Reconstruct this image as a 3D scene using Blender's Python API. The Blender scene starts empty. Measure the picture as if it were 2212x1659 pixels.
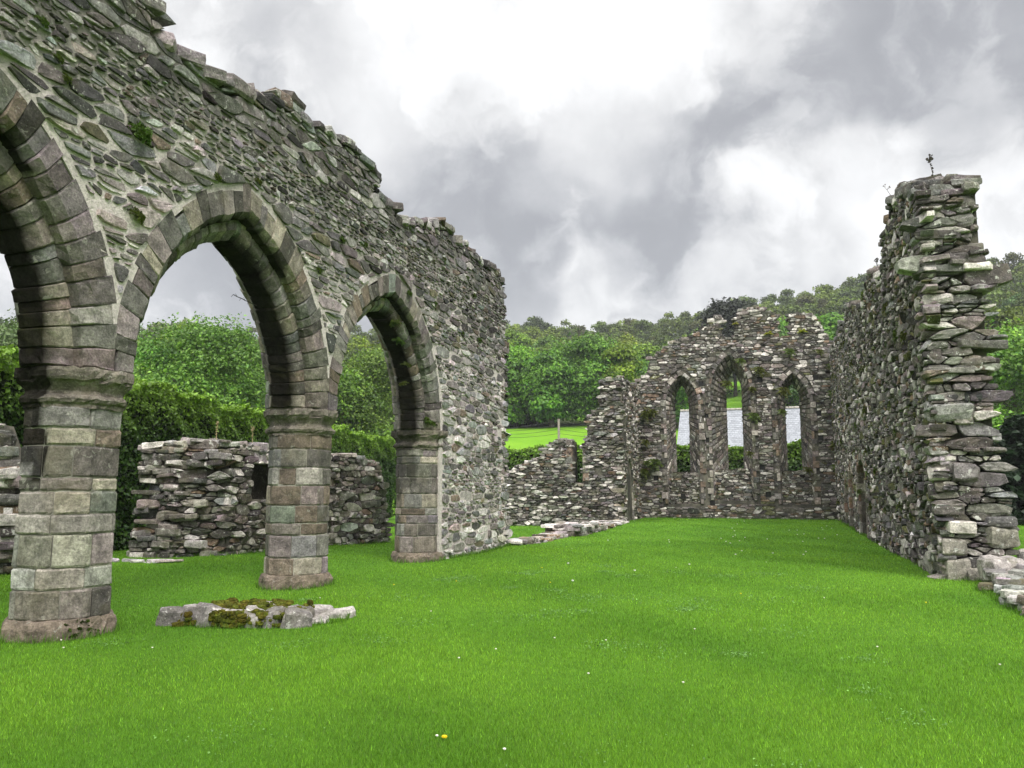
import bpy, math, random
import numpy as np
from mathutils import Vector
from mathutils.geometry import tessellate_polygon
R = math.radians
rng = np.random.default_rng(7)
random.seed(7)
sc = bpy.context.scene
COL = sc.collection

# ------------------------------------------------------------------ camera / measuring
YAW, PITCH, FPX, EYE = R(17.4), R(7.478), 1737.0, 1.6
CAM = np.array([0, 0, EYE])
_f = np.array([-math.sin(YAW)*math.cos(PITCH), math.cos(YAW)*math.cos(PITCH), math.sin(PITCH)])
_r = np.array([math.cos(YAW), math.sin(YAW), 0.0]); _u = np.cross(_r, _f)
def ray(px, py):                       # measuring ray of the photograph (2212 x 1659 reading)
    d = _r*(px-1106)+_u*(829.5-py)+_f*FPX
    return d/np.linalg.norm(d)
def az_dir(px):
    d = ray(px, 1057); d = d[:2]/np.linalg.norm(d[:2]); return d
cd = bpy.data.cameras.new('camera'); cam = bpy.data.objects.new('camera', cd); COL.objects.link(cam)
cam.location = (0, 0, EYE); cam.rotation_euler = (R(90)+PITCH, 0, YAW)
cd.sensor_width = 36; cd.lens = 36*FPX/2212; cd.clip_end = 3000; cd.clip_start = .05
sc.camera = cam

# ------------------------------------------------------------------ mesh builder
class MB:
    def __init__(s): s.v=[]; s.f=[]; s.c=[]; s.n=0
    def add(s, verts, faces, col=(.2,.2,.2)):
        verts=np.asarray(verts,float).reshape(-1,3); m=len(verts)
        col=np.asarray(col,float)
        if col.ndim==1: col=np.broadcast_to(col,(m,3))
        s.v.append(verts); s.c.append(col)
        if isinstance(faces,np.ndarray): faces=[faces]
        for F in faces:
            F=np.asarray(F,int)
            if F.ndim==1: F=F[None]
            s.f.append(F+s.n)
        s.n+=m
    def mesh(s, name, off=(0,0,0), smooth=False):
        me=bpy.data.meshes.new(name)
        if not s.v: return me
        v=np.concatenate(s.v)-np.asarray(off,float); c=np.concatenate(s.c)
        me.vertices.add(len(v)); me.vertices.foreach_set('co',v.astype(np.float32).ravel())
        tot=np.concatenate([np.full(len(F),F.shape[1]) for F in s.f]); idx=np.concatenate([F.ravel() for F in s.f])
        st=np.concatenate([[0],np.cumsum(tot)[:-1]])
        me.loops.add(len(idx)); me.loops.foreach_set('vertex_index',idx.astype(np.int32))
        me.polygons.add(len(tot)); me.polygons.foreach_set('loop_start',st.astype(np.int32)); me.polygons.foreach_set('loop_total',tot.astype(np.int32))
        me.polygons.foreach_set('use_smooth',np.full(len(tot),smooth))
        a=me.color_attributes.new('Col','FLOAT_COLOR','POINT')
        a.data.foreach_set('color',np.concatenate([c,np.ones((len(c),1))],1).astype(np.float32).ravel())
        me.update(calc_edges=True); me.validate()
        return me
ORG={}
def tag(o,label=None,cat=None,group=None,kind=None):
    if label: o['label']=label
    if cat: o['category']=cat
    if group: o['group']=group
    if kind: o['kind']=kind
    return o
def thing(name,label,cat,loc=(0,0,0),group=None):
    o=bpy.data.objects.new(name,None); COL.objects.link(o); o.location=loc; o.empty_display_size=.3
    ORG[o.name]=np.array(loc,float); return tag(o,label,cat,group,'thing')
def part(name,mb,mat,parent=None,smooth=False,label=None):
    off=ORG[parent.name] if parent is not None else (0,0,0)
    me=mb.mesh(name,off,smooth); me.materials.append(mat)
    o=bpy.data.objects.new(name,me); COL.objects.link(o)
    if parent is not None: o.parent=parent
    ORG[o.name]=np.array(off,float)
    if label: o['label']=label
    return o
def copy_tree(root):
    c=root.copy(); COL.objects.link(c)
    for ch in root.children:
        d=ch.copy(); COL.objects.link(d); d.parent=c
        for g in ch.children:
            e=g.copy(); COL.objects.link(e); e.parent=d
    return c

# ------------------------------------------------------------------ materials
def newmat(name,rough=.85,spec=.3):
    m=bpy.data.materials.new(name); m.use_nodes=True; nt=m.node_tree
    b=nt.nodes['Principled BSDF']; b.inputs['Roughness'].default_value=rough
    b.inputs['Specular IOR Level'].default_value=spec
    return m,nt,b
def nd(nt,t,**k):
    n=nt.nodes.new(t)
    for a,v in k.items():
        if a.startswith('i_'): n.inputs[a[2:].replace('_',' ')].default_value=v
        else: setattr(n,a,v)
    return n
def noise(nt,vec,scale,detail=4,rough=.6,dist=0):
    n=nt.nodes.new('ShaderNodeTexNoise'); n.inputs['Scale'].default_value=scale; n.inputs['Detail'].default_value=detail
    n.inputs['Roughness'].default_value=rough; n.inputs['Distortion'].default_value=dist
    if vec is not None: nt.links.new(vec,n.inputs['Vector'])
    return n.outputs['Fac']
def ramp(nt,val,a,b,lo=0.,hi=1.):
    n=nt.nodes.new('ShaderNodeMapRange'); n.clamp=True; n.interpolation_type='SMOOTHSTEP'
    for i,x in zip(('From Min','From Max','To Min','To Max'),(a,b,lo,hi)): n.inputs[i].default_value=x
    nt.links.new(val,n.inputs['Value']); return n.outputs['Result']
def mixc(nt,fac,a,b,mode='MIX'):
    n=nt.nodes.new('ShaderNodeMix'); n.data_type='RGBA'; n.blend_type=mode
    for sock,val in ((n.inputs[0],fac),(n.inputs[6],a),(n.inputs[7],b)):
        if isinstance(val,(int,float)): sock.default_value=val
        elif isinstance(val,tuple): sock.default_value=(*val,1)
        else: nt.links.new(val,sock)
    return n.outputs[2]
def mth(nt,op,a,b=0.):
    n=nt.nodes.new('ShaderNodeMath'); n.operation=op
    for i,x in enumerate((a,b)):
        if isinstance(x,(int,float)): n.inputs[i].default_value=x
        else: nt.links.new(x,n.inputs[i])
    return n.outputs[0]
def bump(nt,b,h,strength,dist):
    n=nt.nodes.new('ShaderNodeBump'); n.inputs['Strength'].default_value=strength; n.inputs['Distance'].default_value=dist
    nt.links.new(h,n.inputs['Height']); nt.links.new(n.outputs[0],b.inputs['Normal'])

def stone_mat(name,lichen=.5,moss=.0,lich_scale=9.,bmp=.9,lich_col=(.62,.61,.56)):
    m,nt,b=newmat(name,.82,.28)
    tc=nt.nodes.new('ShaderNodeTexCoord').outputs['Object']
    at=nd(nt,'ShaderNodeAttribute',attribute_name='Col').outputs['Color']
    n1=noise(nt,tc,7,8,.65); n2=noise(nt,tc,34,6,.7)
    k=mth(nt,'MULTIPLY',ramp(nt,n1,.3,.7,.55,1.4),ramp(nt,n2,.3,.7,.62,1.36))
    kc=nt.nodes.new('ShaderNodeCombineColor')
    for i in range(3): nt.links.new(k,kc.inputs[i])
    c=mixc(nt,1.,at,kc.outputs[0],'MULTIPLY'); c=mixc(nt,1.,c,(1.05,.98,.985),'MULTIPLY')
    # warm / green mineral tints
    rgb=nt.nodes.new('ShaderNodeRGBToBW'); nt.links.new(at,rgb.inputs[0]); dry=ramp(nt,rgb.outputs[0],.018,.06); nt.links.new(mth(nt,'MULTIPLY',dry,.28),b.inputs['Specular IOR Level'])
    c=mixc(nt,mth(nt,'MULTIPLY',dry,ramp(nt,noise(nt,tc,2.3,5),.52,.72,0,.3)),c,(.16,.13,.085))
    # pale crustose lichen, patches with crisp rims
    l=ramp(nt,noise(nt,tc,lich_scale,7,.62,.4),.60,.64)
    l=mth(nt,'MULTIPLY',l,ramp(nt,noise(nt,tc,1.6,3),.38,.58))
    l2=ramp(nt,noise(nt,tc,lich_scale*4.5,3,.5),.66,.70)
    l=mth(nt,'MULTIPLY',mth(nt,'MAXIMUM',l,mth(nt,'MULTIPLY',l2,.7)),mth(nt,'MULTIPLY',dry,lichen))
    c=mixc(nt,l,c,lich_col)
    if moss>0:
        g=nt.nodes.new('ShaderNodeNewGeometry'); sx=nt.nodes.new('ShaderNodeSeparateXYZ'); nt.links.new(g.outputs['Normal'],sx.inputs[0])
        mm=mth(nt,'MULTIPLY',ramp(nt,noise(nt,tc,2.2,6,.65),.50,.60),ramp(nt,sx.outputs['Z'],-.35,.4,.35,1.))
        c=mixc(nt,mth(nt,'MULTIPLY',mm,moss),c,(.075,.085,.012))
    nt.links.new(c,b.inputs['Base Color'])
    h=mth(nt,'ADD',mth(nt,'MULTIPLY',n1,1.6),mth(nt,'ADD',n2,mth(nt,'MULTIPLY',noise(nt,tc,110,4,.7),.45)))
    bump(nt,b,h,bmp,.022)
    return m
def mortar_mat(name,col,dark=(.09,.085,.075),lo=.42,hi=.62,zf=None):
    m,nt,b=newmat(name,.95,.1)
    tc=nt.nodes.new('ShaderNodeTexCoord').outputs['Object']
    n1=noise(nt,tc,1.1,6,.65); n2=noise(nt,tc,26,6,.7)
    f=ramp(nt,n1,lo,hi)
    if zf:
        sx=nt.nodes.new('ShaderNodeSeparateXYZ'); nt.links.new(tc,sx.inputs[0])
        f=ramp(nt,mth(nt,'ADD',mth(nt,'MULTIPLY',sx.outputs['Z'],-1.),mth(nt,'MULTIPLY',n1,5.)),zf[0],zf[1])
    c=mixc(nt,f,dark,col)
    c=mixc(nt,ramp(nt,n2,.35,.7,0,.45),c,(.10,.095,.08))
    nt.links.new(c,b.inputs['Base Color']); bump(nt,b,n2,1.,.03)
    return m
def leaf_mat(name,trans=.35,var=.25,sat=1.,rough=.5,spec=.35,hue=.028):
    m,nt,b=newmat(name,rough,spec)
    at=nd(nt,'ShaderNodeAttribute',attribute_name='Col').outputs['Color']
    oi=nt.nodes.new('ShaderNodeObjectInfo')
    hs=nt.nodes.new('ShaderNodeHueSaturation'); nt.links.new(at,hs.inputs['Color'])
    nt.links.new(ramp(nt,oi.outputs['Random'],0,1,.5-hue,.5+hue*.7),hs.inputs['Hue'])
    nt.links.new(ramp(nt,oi.outputs['Random'],0,1,1-var,1+var),hs.inputs['Value']); hs.inputs['Saturation'].default_value=sat
    nt.links.new(hs.outputs[0],b.inputs['Base Color'])
    t=nt.nodes.new('ShaderNodeBsdfTranslucent'); nt.links.new(hs.outputs[0],t.inputs['Color'])
    mx=nt.nodes.new('ShaderNodeMixShader'); mx.inputs[0].default_value=trans
    nt.links.new(b.outputs[0],mx.inputs[1]); nt.links.new(t.outputs[0],mx.inputs[2])
    nt.links.new(mx.outputs[0],nt.nodes['Material Output'].inputs['Surface'])
    return m
def plain_mat(name,rough=.8,spec=.3,nscale=12.,amp=.3,bmp=.3,bd=.01):
    m,nt,b=newmat(name,rough,spec)
    tc=nt.nodes.new('ShaderNodeTexCoord').outputs['Object']
    at=nd(nt,'ShaderNodeAttribute',attribute_name='Col').outputs['Color']
    n=noise(nt,tc,nscale,6,.65); k=ramp(nt,n,.3,.7,1-amp,1+amp)
    kc=nt.nodes.new('ShaderNodeCombineColor')
    for i in range(3): nt.links.new(k,kc.inputs[i])
    nt.links.new(mixc(nt,1.,at,kc.outputs[0],'MULTIPLY'),b.inputs['Base Color'])
    if bmp: bump(nt,b,n,bmp,bd)
    return m
M_RUB=stone_mat('slate_rubble',.75,.0); M_RUBM=stone_mat('mossy_rubble',.9,.32,7.); M_ASH=stone_mat('dressed_stone',.42,.12,11.,.7,(.45,.44,.38))
M_SLAB=stone_mat('weathered_slab',.9,.12,6.); M_MOSSY=stone_mat('moss_covered_stone',1.,.45,6.)
M_MOR=mortar_mat('lime_mortar',(.69,.62,.59),(.17,.16,.14),zf=(-5.,-2.2)); M_MORD=mortar_mat('old_mortar',(.17,.155,.125),(.05,.047,.04))
M_MORJ=mortar_mat('pointing',(.60,.56,.48),(.22,.21,.18))
M_LEAF=leaf_mat('tree_leaf',.3,.22,1.0); M_HEDGE=leaf_mat('hedge_leaf',.3,.02,1.,.45,.35,.0); M_FERN=leaf_mat('fern_leaf',.35,.15)
M_BARK=plain_mat('bark',.9,.2,6,.35,.8,.05); M_PLAIN=plain_mat('plain'); M_WOOD=plain_mat('weathered_wood',.85,.2,20,.3)
M_SLATE=plain_mat('roof_slate',.55,.5,9,.18,.2); M_MOSS=plain_mat('moss',.95,.1,30,.5,1.,.03)
M_CORE=plain_mat('hedge_inside',.95,.1,6,.3,0)

# ------------------------------------------------------------------ rubble masonry
def sd_poly(P,poly):
    P=np.asarray(P,float); A=np.asarray(poly,float); B=np.roll(A,-1,0)
    d2=np.full(len(P),1e18); ins=np.zeros(len(P),bool); near=np.zeros_like(P)
    for a,b in zip(A,B):
        e=b-a; w=P-a; t=np.clip((w@e)/max(e@e,1e-12),0,1); q=a+t[:,None]*e
        dd=((P-q)**2).sum(1); k=dd<d2; d2[k]=dd[k]; near[k]=q[k]
        c1=(a[1]<=P[:,1])&(b[1]>P[:,1]); c2=(a[1]>P[:,1])&(b[1]<=P[:,1])
        cr=e[0]*w[:,1]-e[1]*w[:,0]
        ins^=(c1&(cr>0))|(c2&(cr<0))
    d=np.sqrt(d2); return np.where(ins,d,-d),near
def hp(poly,nx,ny,c):
    out=[]; m=len(poly)
    if not m: return out
    ax,ay=poly[-1]; da=nx*ax+ny*ay-c
    for bx,by in poly:
        db=nx*bx+ny*by-c
        if (da<0)!=(db<0):
            t=da/(da-db); out.append((ax+(bx-ax)*t,ay+(by-ay)*t))
        if db<=0: out.append((bx,by))
        ax,ay,da=bx,by,db
    return out
K=12
def outline(poly):
    P=np.array(poly); Q=np.roll(P,-1,0)
    P=np.stack([P*.87+Q*.13,P*.13+Q*.87],1).reshape(-1,2)
    d=np.linalg.norm(np.roll(P,-1,0)-P,axis=1); s=np.concatenate([[0],np.cumsum(d)]); L=s[-1]
    t=(np.arange(K)+rng.random())*L/K%L
    PX=np.append(P[:,0],P[0,0]); PY=np.append(P[:,1],P[0,1])
    return np.stack([np.interp(t,s,PX),np.interp(t,s,PY)],1),L
def rubble(mb,O,U,V,N,outer,holes=(),rowh=(.09,.2),asp=(1.5,4.),gap=(.012,.035),hgt=(.015,.06),pal=None,soft=(),tilt=.12,gate=1.,root=-.2,tiltline=0.):
    """stones laid in rough courses over the (u,v) region `outer` minus `holes`; each becomes a solid faceted stone"""
    O,U,V,N=(np.asarray(x,float) for x in (O,U,V,N))
    A=np.asarray(outer); u0,v0=A.min(0); u1,v1=A.max(0)
    seeds=[]; rh=[]; v=v0-.45; am=(asp[0]+asp[1])/2
    while v<v1+.45:
        h=rowh[0]+(rowh[1]-rowh[0])*rng.random()**1.7; u=u0-.55-.2*rng.random()
        ph=rng.random(3)*6.28
        while u<u1+.6:
            w=h*rng.uniform(*asp); uc=u+w/2
            wob=.35*h*(math.sin(uc*1.7+ph[0])+.6*math.sin(uc*4.1+ph[1]))
            if w>.28 and rng.random()<.22:     # split a thick stone into two thin ones
                seeds.append((uc+rng.normal()*.05*w,v+h*.25+wob)); rh.append(h*.6); seeds.append((uc+rng.normal()*.05*w,v+h*.78+wob)); rh.append(h*.6)
            else:
                seeds.append((uc+rng.normal()*.06*w,v+h*.5+wob+rng.normal()*.08*h)); rh.append(h)
            u+=w
        v+=h
    S=np.array(seeds); rh=np.array(rh)
    sd,_=sd_poly(S,A)
    keep=sd>-.62
    hn=[]
    for H in holes:
        d,q=sd_poly(S,H); keep&=d<.0; hn.append((d,q))
    sdo=sd
    S2=S[keep]; rh=rh[keep]; sdo=sdo[keep]; hn=[(d[keep],q[keep]) for d,q in hn]
    wgt=(rng.random(len(S2))*.55*rh)**2
    sx=1/(am*1.35); T=S2*np.array([sx,1.]); T2=(T**2).sum(1)
    outs=[]; L=[]; cen=[]; ii=[]
    for i in range(len(S2)):
        if sdo[i]<0 or rng.random()>gate: continue
        d2=((T-T[i])**2).sum(1); nb=np.argpartition(d2,min(17,len(d2)-1))[:18]
        a=min(rh[i]*am*1.0,.40); b_=rh[i]*1.15; x,y=S2[i]
        p=[(x-a,y-b_),(x+a,y-b_),(x+a,y+b_),(x-a,y+b_)]
        g=rng.uniform(*gap)/2
        for j in nb:
            if j==i: continue
            nx=(S2[j,0]-x)*sx*sx; ny=S2[j,1]-y
            c=(T2[j]-T2[i]-wgt[j]+wgt[i])/2; l=math.hypot(nx,ny)
            if l<1e-9: continue
            p=hp(p,nx/l,ny/l,c/l-g)
        for (d,q) in hn:
            if d[i]>-.8:
                qx,qy=q[i]; nx,ny=qx-x,qy-y; l=math.hypot(nx,ny)
                if l<1e-6: continue
                p=hp(p,nx/l,ny/l,(nx*qx+ny*qy)/l-g)
        if len(p)<3: continue
        o,per=outline(p)
        if per<.14: continue
        outs.append(o); L.append(per); cen.append(o.mean(0)); ii.append(i)
    if not outs: return
    o=np.array(outs); n=len(o); c=o.mean(1,keepdims=True); L=np.array(L)
    o=c+(o-c)*(1+rng.normal(0,.035,(n,K,1)))
    h=rng.uniform(*hgt,n); sm=rng.random(n)<.25; h[sm]*=.4
    tl=rng.normal(0,tilt,(n,1,2))
    rings=[(1.,None),(1.0,.5),(.95,.9),(.76,1.)]
    vv=[]
    for s,f in rings:
        p=c+(o-c)*s
        if f is None: hh=np.full((n,K),root)
        else:
            hh=h[:,None]*f+((p-c)*tl).sum(2)*min(1,f*1.3)+rng.normal(0,.10,(n,K))*h[:,None]*f
        vv.append(np.concatenate([p,hh[:,:,None]],2))
    cc=np.concatenate([c,(h*1.03)[:,None,None]],2)
    vv=np.concatenate(vv+[cc],1)                       # n,4K+1,3
    W=O+vv[...,0:1]*U+vv[...,1:2]*V+vv[...,2:3]*N
    k=np.arange(K); k2=(k+1)%K
    Fq=np.concatenate([np.stack([r*K+k,r*K+k2,(r+1)*K+k2,(r+1)*K+k],1) for r in range(3)])
    Ft=np.stack([3*K+k,3*K+k2,np.full(K,4*K)],1)
    if np.dot(np.cross(U,V),N)<0: Fq=Fq[:,::-1]; Ft=Ft[:,::-1]
    off=(np.arange(n)*(4*K+1))[:,None,None]
    cols=pal(c[:,0,:],n); cols=np.repeat(cols[:,None,:],4*K+1,1).reshape(-1,3)
    mb.add(W.reshape(-1,3),[(Fq[None]+off).reshape(-1,4),(Ft[None]+off).reshape(-1,3)],cols)

def rock(mb,c,size,rz=0.,tilt=(0,0),col=(.2,.2,.2),p=.45,nz=.07):
    """an irregular block or slab: a broken polygon in plan, worn edges, uneven top and bed; p is how rounded it is"""
    size=np.asarray(size,float); hx,hy,hz=size/2; mn=min(size); n=12
    q=min(.9,p*.75)
    base=np.array([(1,-.5),(1,.1),(1,.55),(1-q*.5,1),(.3,1),(-.35,1),(-1+q*.5,1),(-1,.5),(-1,-.1),(-1+q*.4,-1),(-.2,-1),(1-q*.6,-1)],float)
    base*=1+rng.normal(0,.05+.5*nz,(n,1)); base[:,0]+=rng.normal(0,.16)*base[:,1]; base[:,1]+=rng.normal(0,.08)*base[:,0]
    b=mn*(.06+.17*p*rng.uniform(.6,1.2)); V=[]
    for zz,ins in ((-hz,1.),(-hz+b,.15),(rng.uniform(-.3,.3)*hz,-.1*rng.random()),(hz-b,.15),(hz,1.)):
        P=base*np.array([hx,hy]); L=np.linalg.norm(P,axis=1,keepdims=True); P=P*(1-np.minimum(.45,ins*b*1.3/L))
        P=P+rng.normal(0,nz*.45*mn,P.shape); z=zz+rng.normal(0,nz*.5*mn,n)
        V.append(np.column_stack([P,z]))
    V=np.concatenate(V+[np.array([[0,0,-hz-.0*mn],[rng.normal()*.2*hx,rng.normal()*.2*hy,hz+rng.normal()*.08*mn]])])
    g=rng.normal(0,.10,2); V[:,2]*=1+g[0]*V[:,0]/hx+g[1]*V[:,1]/hy
    cx,sx=math.cos(tilt[0]),math.sin(tilt[0]); cy,sy=math.cos(tilt[1]),math.sin(tilt[1]); cz,sz=math.cos(rz),math.sin(rz)
    Rm=np.array([[cz,-sz,0],[sz,cz,0],[0,0,1]])@np.array([[cy,0,sy],[0,1,0],[-sy,0,cy]])@np.array([[1,0,0],[0,cx,-sx],[0,sx,cx]])
    V=V@Rm.T+np.asarray(c); i=np.arange(n); j=(i+1)%n
    F=np.concatenate([np.stack([r*n+i,r*n+j,(r+1)*n+j,(r+1)*n+i],1) for r in range(4)])
    T=np.concatenate([np.stack([j,i,np.full(n,5*n)],1),np.stack([4*n+i,4*n+j,np.full(n,5*n+1)],1)])
    mb.add(V,[F,T],col)
def slab(mb,outer,z0,z1,O,U,V,N,hf=(),hb=None,col=(.3,.3,.3)):
    """solid wall body: outline (u,v) with openings hf on the near face and hb on the far face"""
    O,U,V,N=(np.asarray(x,float) for x in (O,U,V,N)); hb=hb or hf
    def face(loops,d):
        vs=[Vector((x,y,0)) for lp in loops for x,y in lp]
        tr=np.array(tessellate_polygon([[Vector((x,y,0)) for x,y in lp] for lp in loops]))
        P=np.array([[v.x,v.y] for v in vs]); W=O+P[:,0:1]*U+P[:,1:2]*V+d*N
        mb.add(W,tr,col)
    face([outer]+list(hf),z0); face([outer]+list(hb),z1)
    for la,lb in [(outer,outer)]+list(zip(hf,hb)):
        A=np.array(la); B=np.array(lb); n=len(A)
        W=np.concatenate([O+A[:,0:1]*U+A[:,1:2]*V+z0*N,O+B[:,0:1]*U+B[:,1:2]*V+z1*N])
        i=np.arange(n); j=(i+1)%n
        mb.add(W,np.stack([i,j,n+j,n+i],1),col)
def gablet(w0,w1,zb,zs,za,n=7):
    """pointed opening: from sill zb, springing zs, apex za between w0 and w1"""
    c=(w0+w1)/2; b=(w1-w0)/2; r=za-zs; Rr=(r*r+b*b)/(2*b); pts=[(w0,zb)]
    th=math.acos(max(-1,min(1,(Rr-b)/Rr)))
    L=[(w0+Rr-Rr*math.cos(th*t),zs+Rr*math.sin(th*t)) for t in np.linspace(0,1,n)]
    return pts+L+[(2*c-x,z) for x,z in L[-2::-1]]+[(w1,zb)]

def pal_mix(base,spread,tint,extra):
    """extra: list of (probability, colour)"""
    def f(c,n,base=base):
        g=base*np.exp(rng.normal(0,spread,n)); g=np.clip(g,.025,.5)
        k=np.stack([g*tint[0],g*tint[1],g*tint[2]],1)*(1+rng.normal(0,.05,(n,3)))
        u=rng.random(n); a=0
        for p,col in extra:
            m=(u>=a)&(u<a+p); k[m]=np.array(col)*np.exp(rng.normal(0,.22,(m.sum(),1))); a+=p
        return np.clip(k,.01,.75)
    return f
P_ARC0=pal_mix(.165,.58,(1.0,.985,.95),[(.035,(.15,.12,.095)),(.10,(.42,.42,.40)),(.02,(.12,.115,.07))])
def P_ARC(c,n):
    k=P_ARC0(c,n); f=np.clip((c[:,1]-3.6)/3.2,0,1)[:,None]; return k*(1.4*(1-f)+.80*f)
P_EAST=pal_mix(.12,.5,(1.,.96,.86),[(.18,(.50,.49,.45)),(.06,(.17,.125,.09)),(.03,(.10,.105,.05))])
P_SOUTH=pal_mix(.115,.6,(1.0,.97,.90),[(.13,(.50,.49,.46)),(.04,(.16,.115,.08)),(.06,(.09,.095,.035))])
P_END=pal_mix(.16,.5,(1.0,.97,.91),[(.14,(.48,.47,.43)),(.05,(.15,.128,.10))])
P_AISLE=pal_mix(.14,.5,(1.,.97,.88),[(.18,(.50,.49,.46)),(.035,(.17,.125,.09))])
P_ASH=pal_mix(.19,.28,(1.,.975,.87),[(.08,(.165,.138,.108)),(.12,(.28,.265,.215)),(.10,(.11,.107,.095))])
P_VOU=pal_mix(.155,.33,(1.,.975,.88),[(.10,(.145,.12,.092)),(.10,(.25,.235,.19)),(.08,(.07,.068,.058))])
P_JAMB=pal_mix(.13,.4,(1,.95,.85),[(.12,(.165,.125,.095)),(.1,(.36,.34,.30))])

def top_rocks(mb,prof,to3,thick,pal,lx=(.25,.6),hz=(.08,.2),step=.33,over=.05):
    """loose weathered stones bedded along a broken wall top; prof is a list of (s,z); to3(s,t,z) gives the point, t across the wall"""
    p=np.array(prof); s=p[0,0]
    while s<p[-1,0]:
        z=np.interp(s,p[:,0],p[:,1])
        t=0.
        while t<thick:
            w=rng.uniform(.25,.55); L=rng.uniform(*lx); h=rng.uniform(*hz)
            P,rz=to3(s+rng.normal()*.06,t+w*.4,z-h*.25+rng.normal()*.04)
            rock(mb,P,(L,w,h),rz+rng.normal()*.35,(rng.normal()*.09,rng.normal()*.09),pal(np.array([[s,z]]),1)[0],rng.uniform(.35,.6))
            t+=w*.85
        s+=step*rng.uniform(.7,1.3)

# ------------------------------------------------------------------ the arcade
XF,TH,SP=-7.09,1.06,2.95; XC=XF-TH/2
PIER=[2.67,7.35,12.13]; RESP=17.15; ARR=.28
ARCH=[]
for a,b,rise in ((2.67,7.35,2.7),(7.35,12.13,2.7),(12.13,RESP,2.66)):
    l,r=a+ARR,b-ARR; hb=(r-l)/2; ARCH.append(((l+r)/2,hb,(rise*rise+hb*hb)/(2*hb),a,b))
TOP=[(1.6,9.3),(3.2,9.0),(5,9.25),(7.2,8.7),(7.5,8.0),(7.62,7.5),(7.96,7.3),(8.97,7.3),(9.66,7.48),(10.3,7.74),(10.82,7.95),(11.2,7.8),(12.4,7.93),(13.6,7.86),(13.85,7.45),(15.1,7.3),(16.2,7.55),(17.3,7.95),(17.7,7.8),(18.5,7.85),(19.9,7.76),(21.3,7.8),(21.85,7.6)]
END=[(22.0,6.9),(22.05,5.4),(22.1,4.4),(22.05,3.0),(22.3,1.2),(22.55,-.3)]
def extr(y,r):
    """height of the extrados (arris radius + r) over y, or None away from the arches"""
    best=None
    for yc,b,Rr,_,_ in ARCH:
        q=(Rr+r)**2-(abs(y-yc)+Rr-b)**2
        if q>0: best=max(best or -9,SP+math.sqrt(q))
    return best
def arch_hole(k,r,n=14):
    yc,b,Rr,pa,pb=ARCH[k]; rr=Rr+r; th=math.acos((Rr-b)/rr)
    L=[(yc+b-Rr+rr*math.cos(th*t),SP+rr*math.sin(th*t)) for t in np.linspace(0,1,n)]
    return [(yc+b+r,-1)]+L+[(2*yc-y,z) for y,z in L[-2::-1]]+[(yc-b-r,-1)]
arcade=thing('arcade_wall','tall ruined grey rubble arcade wall with three pointed arches on octagonal piers','ruined wall',(XC,12.,0))
mb=MB(); holes=[arch_hole(k,.385) for k in range(3)]
outer=[(1.6,-.3)]+TOP+END
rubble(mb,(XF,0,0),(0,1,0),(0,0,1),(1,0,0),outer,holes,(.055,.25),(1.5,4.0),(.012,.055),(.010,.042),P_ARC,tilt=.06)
part('rubble_facing',mb,M_RUB,arcade)
mb=MB()                                                # broken east end of the arcade wall
eo=[(.14,-.3),(.95,-.3),(.95,4.),(.92,7.5),(.14,7.5),(.14,4)]
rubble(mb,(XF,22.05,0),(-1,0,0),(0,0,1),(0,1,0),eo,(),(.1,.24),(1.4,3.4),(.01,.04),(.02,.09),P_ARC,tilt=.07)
for k in range(60):
    z=rng.uniform(-.1,7.6); yy=np.interp(z,[-.3,1.2,3,4.4,7],[22.5,22.3,22.02,22.1,22.0])
    rock(mb,(XF-.16-rng.random()*.2,yy-.16+rng.normal()*.04,z),(rng.uniform(.25,.4),rng.uniform(.25,.45),rng.uniform(.07,.2)),rng.normal()*.3,(0,0),P_ARC(np.array([[0,z]]),1)[0])
part('broken_end',mb,M_RUB,arcade)
mb=MB()
top_rocks(mb,TOP,lambda s,t,z:((XF-t+.02,s,z),R(90)),1.0,P_ARC,(.25,.65),(.1,.24),.34)
part('coping_stones',mb,M_RUB,arcade)
mb=MB()                                                # mortared core
ys=np.arange(1.7,RESP-.03,.12); bot=[]
for y in ys:
    z=extr(y,.29); bot.append((y,z if z is not None else SP))
_ty=np.array([p[0] for p in TOP]); _tz=np.array([p[1] for p in TOP]); TOPC=[(y,min(np.interp(y+q,_ty,_tz) for q in (-.25,-.12,0,.12,.25))-.16) for y in np.linspace(1.75,21.7,110)]
core=[(1.75,-.3),(2.2,-.3)]+[p for p in bot if 2.3<p[0]<RESP-.03]+[(RESP,-.3),(22.3,-.3),(22.1,1.2),(21.9,3.0),(21.95,4.4),(21.85,6.9),(21.75,7.4)]+TOPC[::-1]
slab(mb,core,0,-TH+.03,(XF-.006,0,0),(0,1,0),(0,0,1),(1,0,0))
for p in PIER: 
    slab(mb,[(p-.2,2.9),(p+.2,2.9),(p+.2,4.4),(p-.2,4.4)],-.06,-TH+.08,(XF,0,0),(0,1,0),(0,0,1),(1,0,0))
part('mortar_core',mb,M_MOR,arcade)

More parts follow.
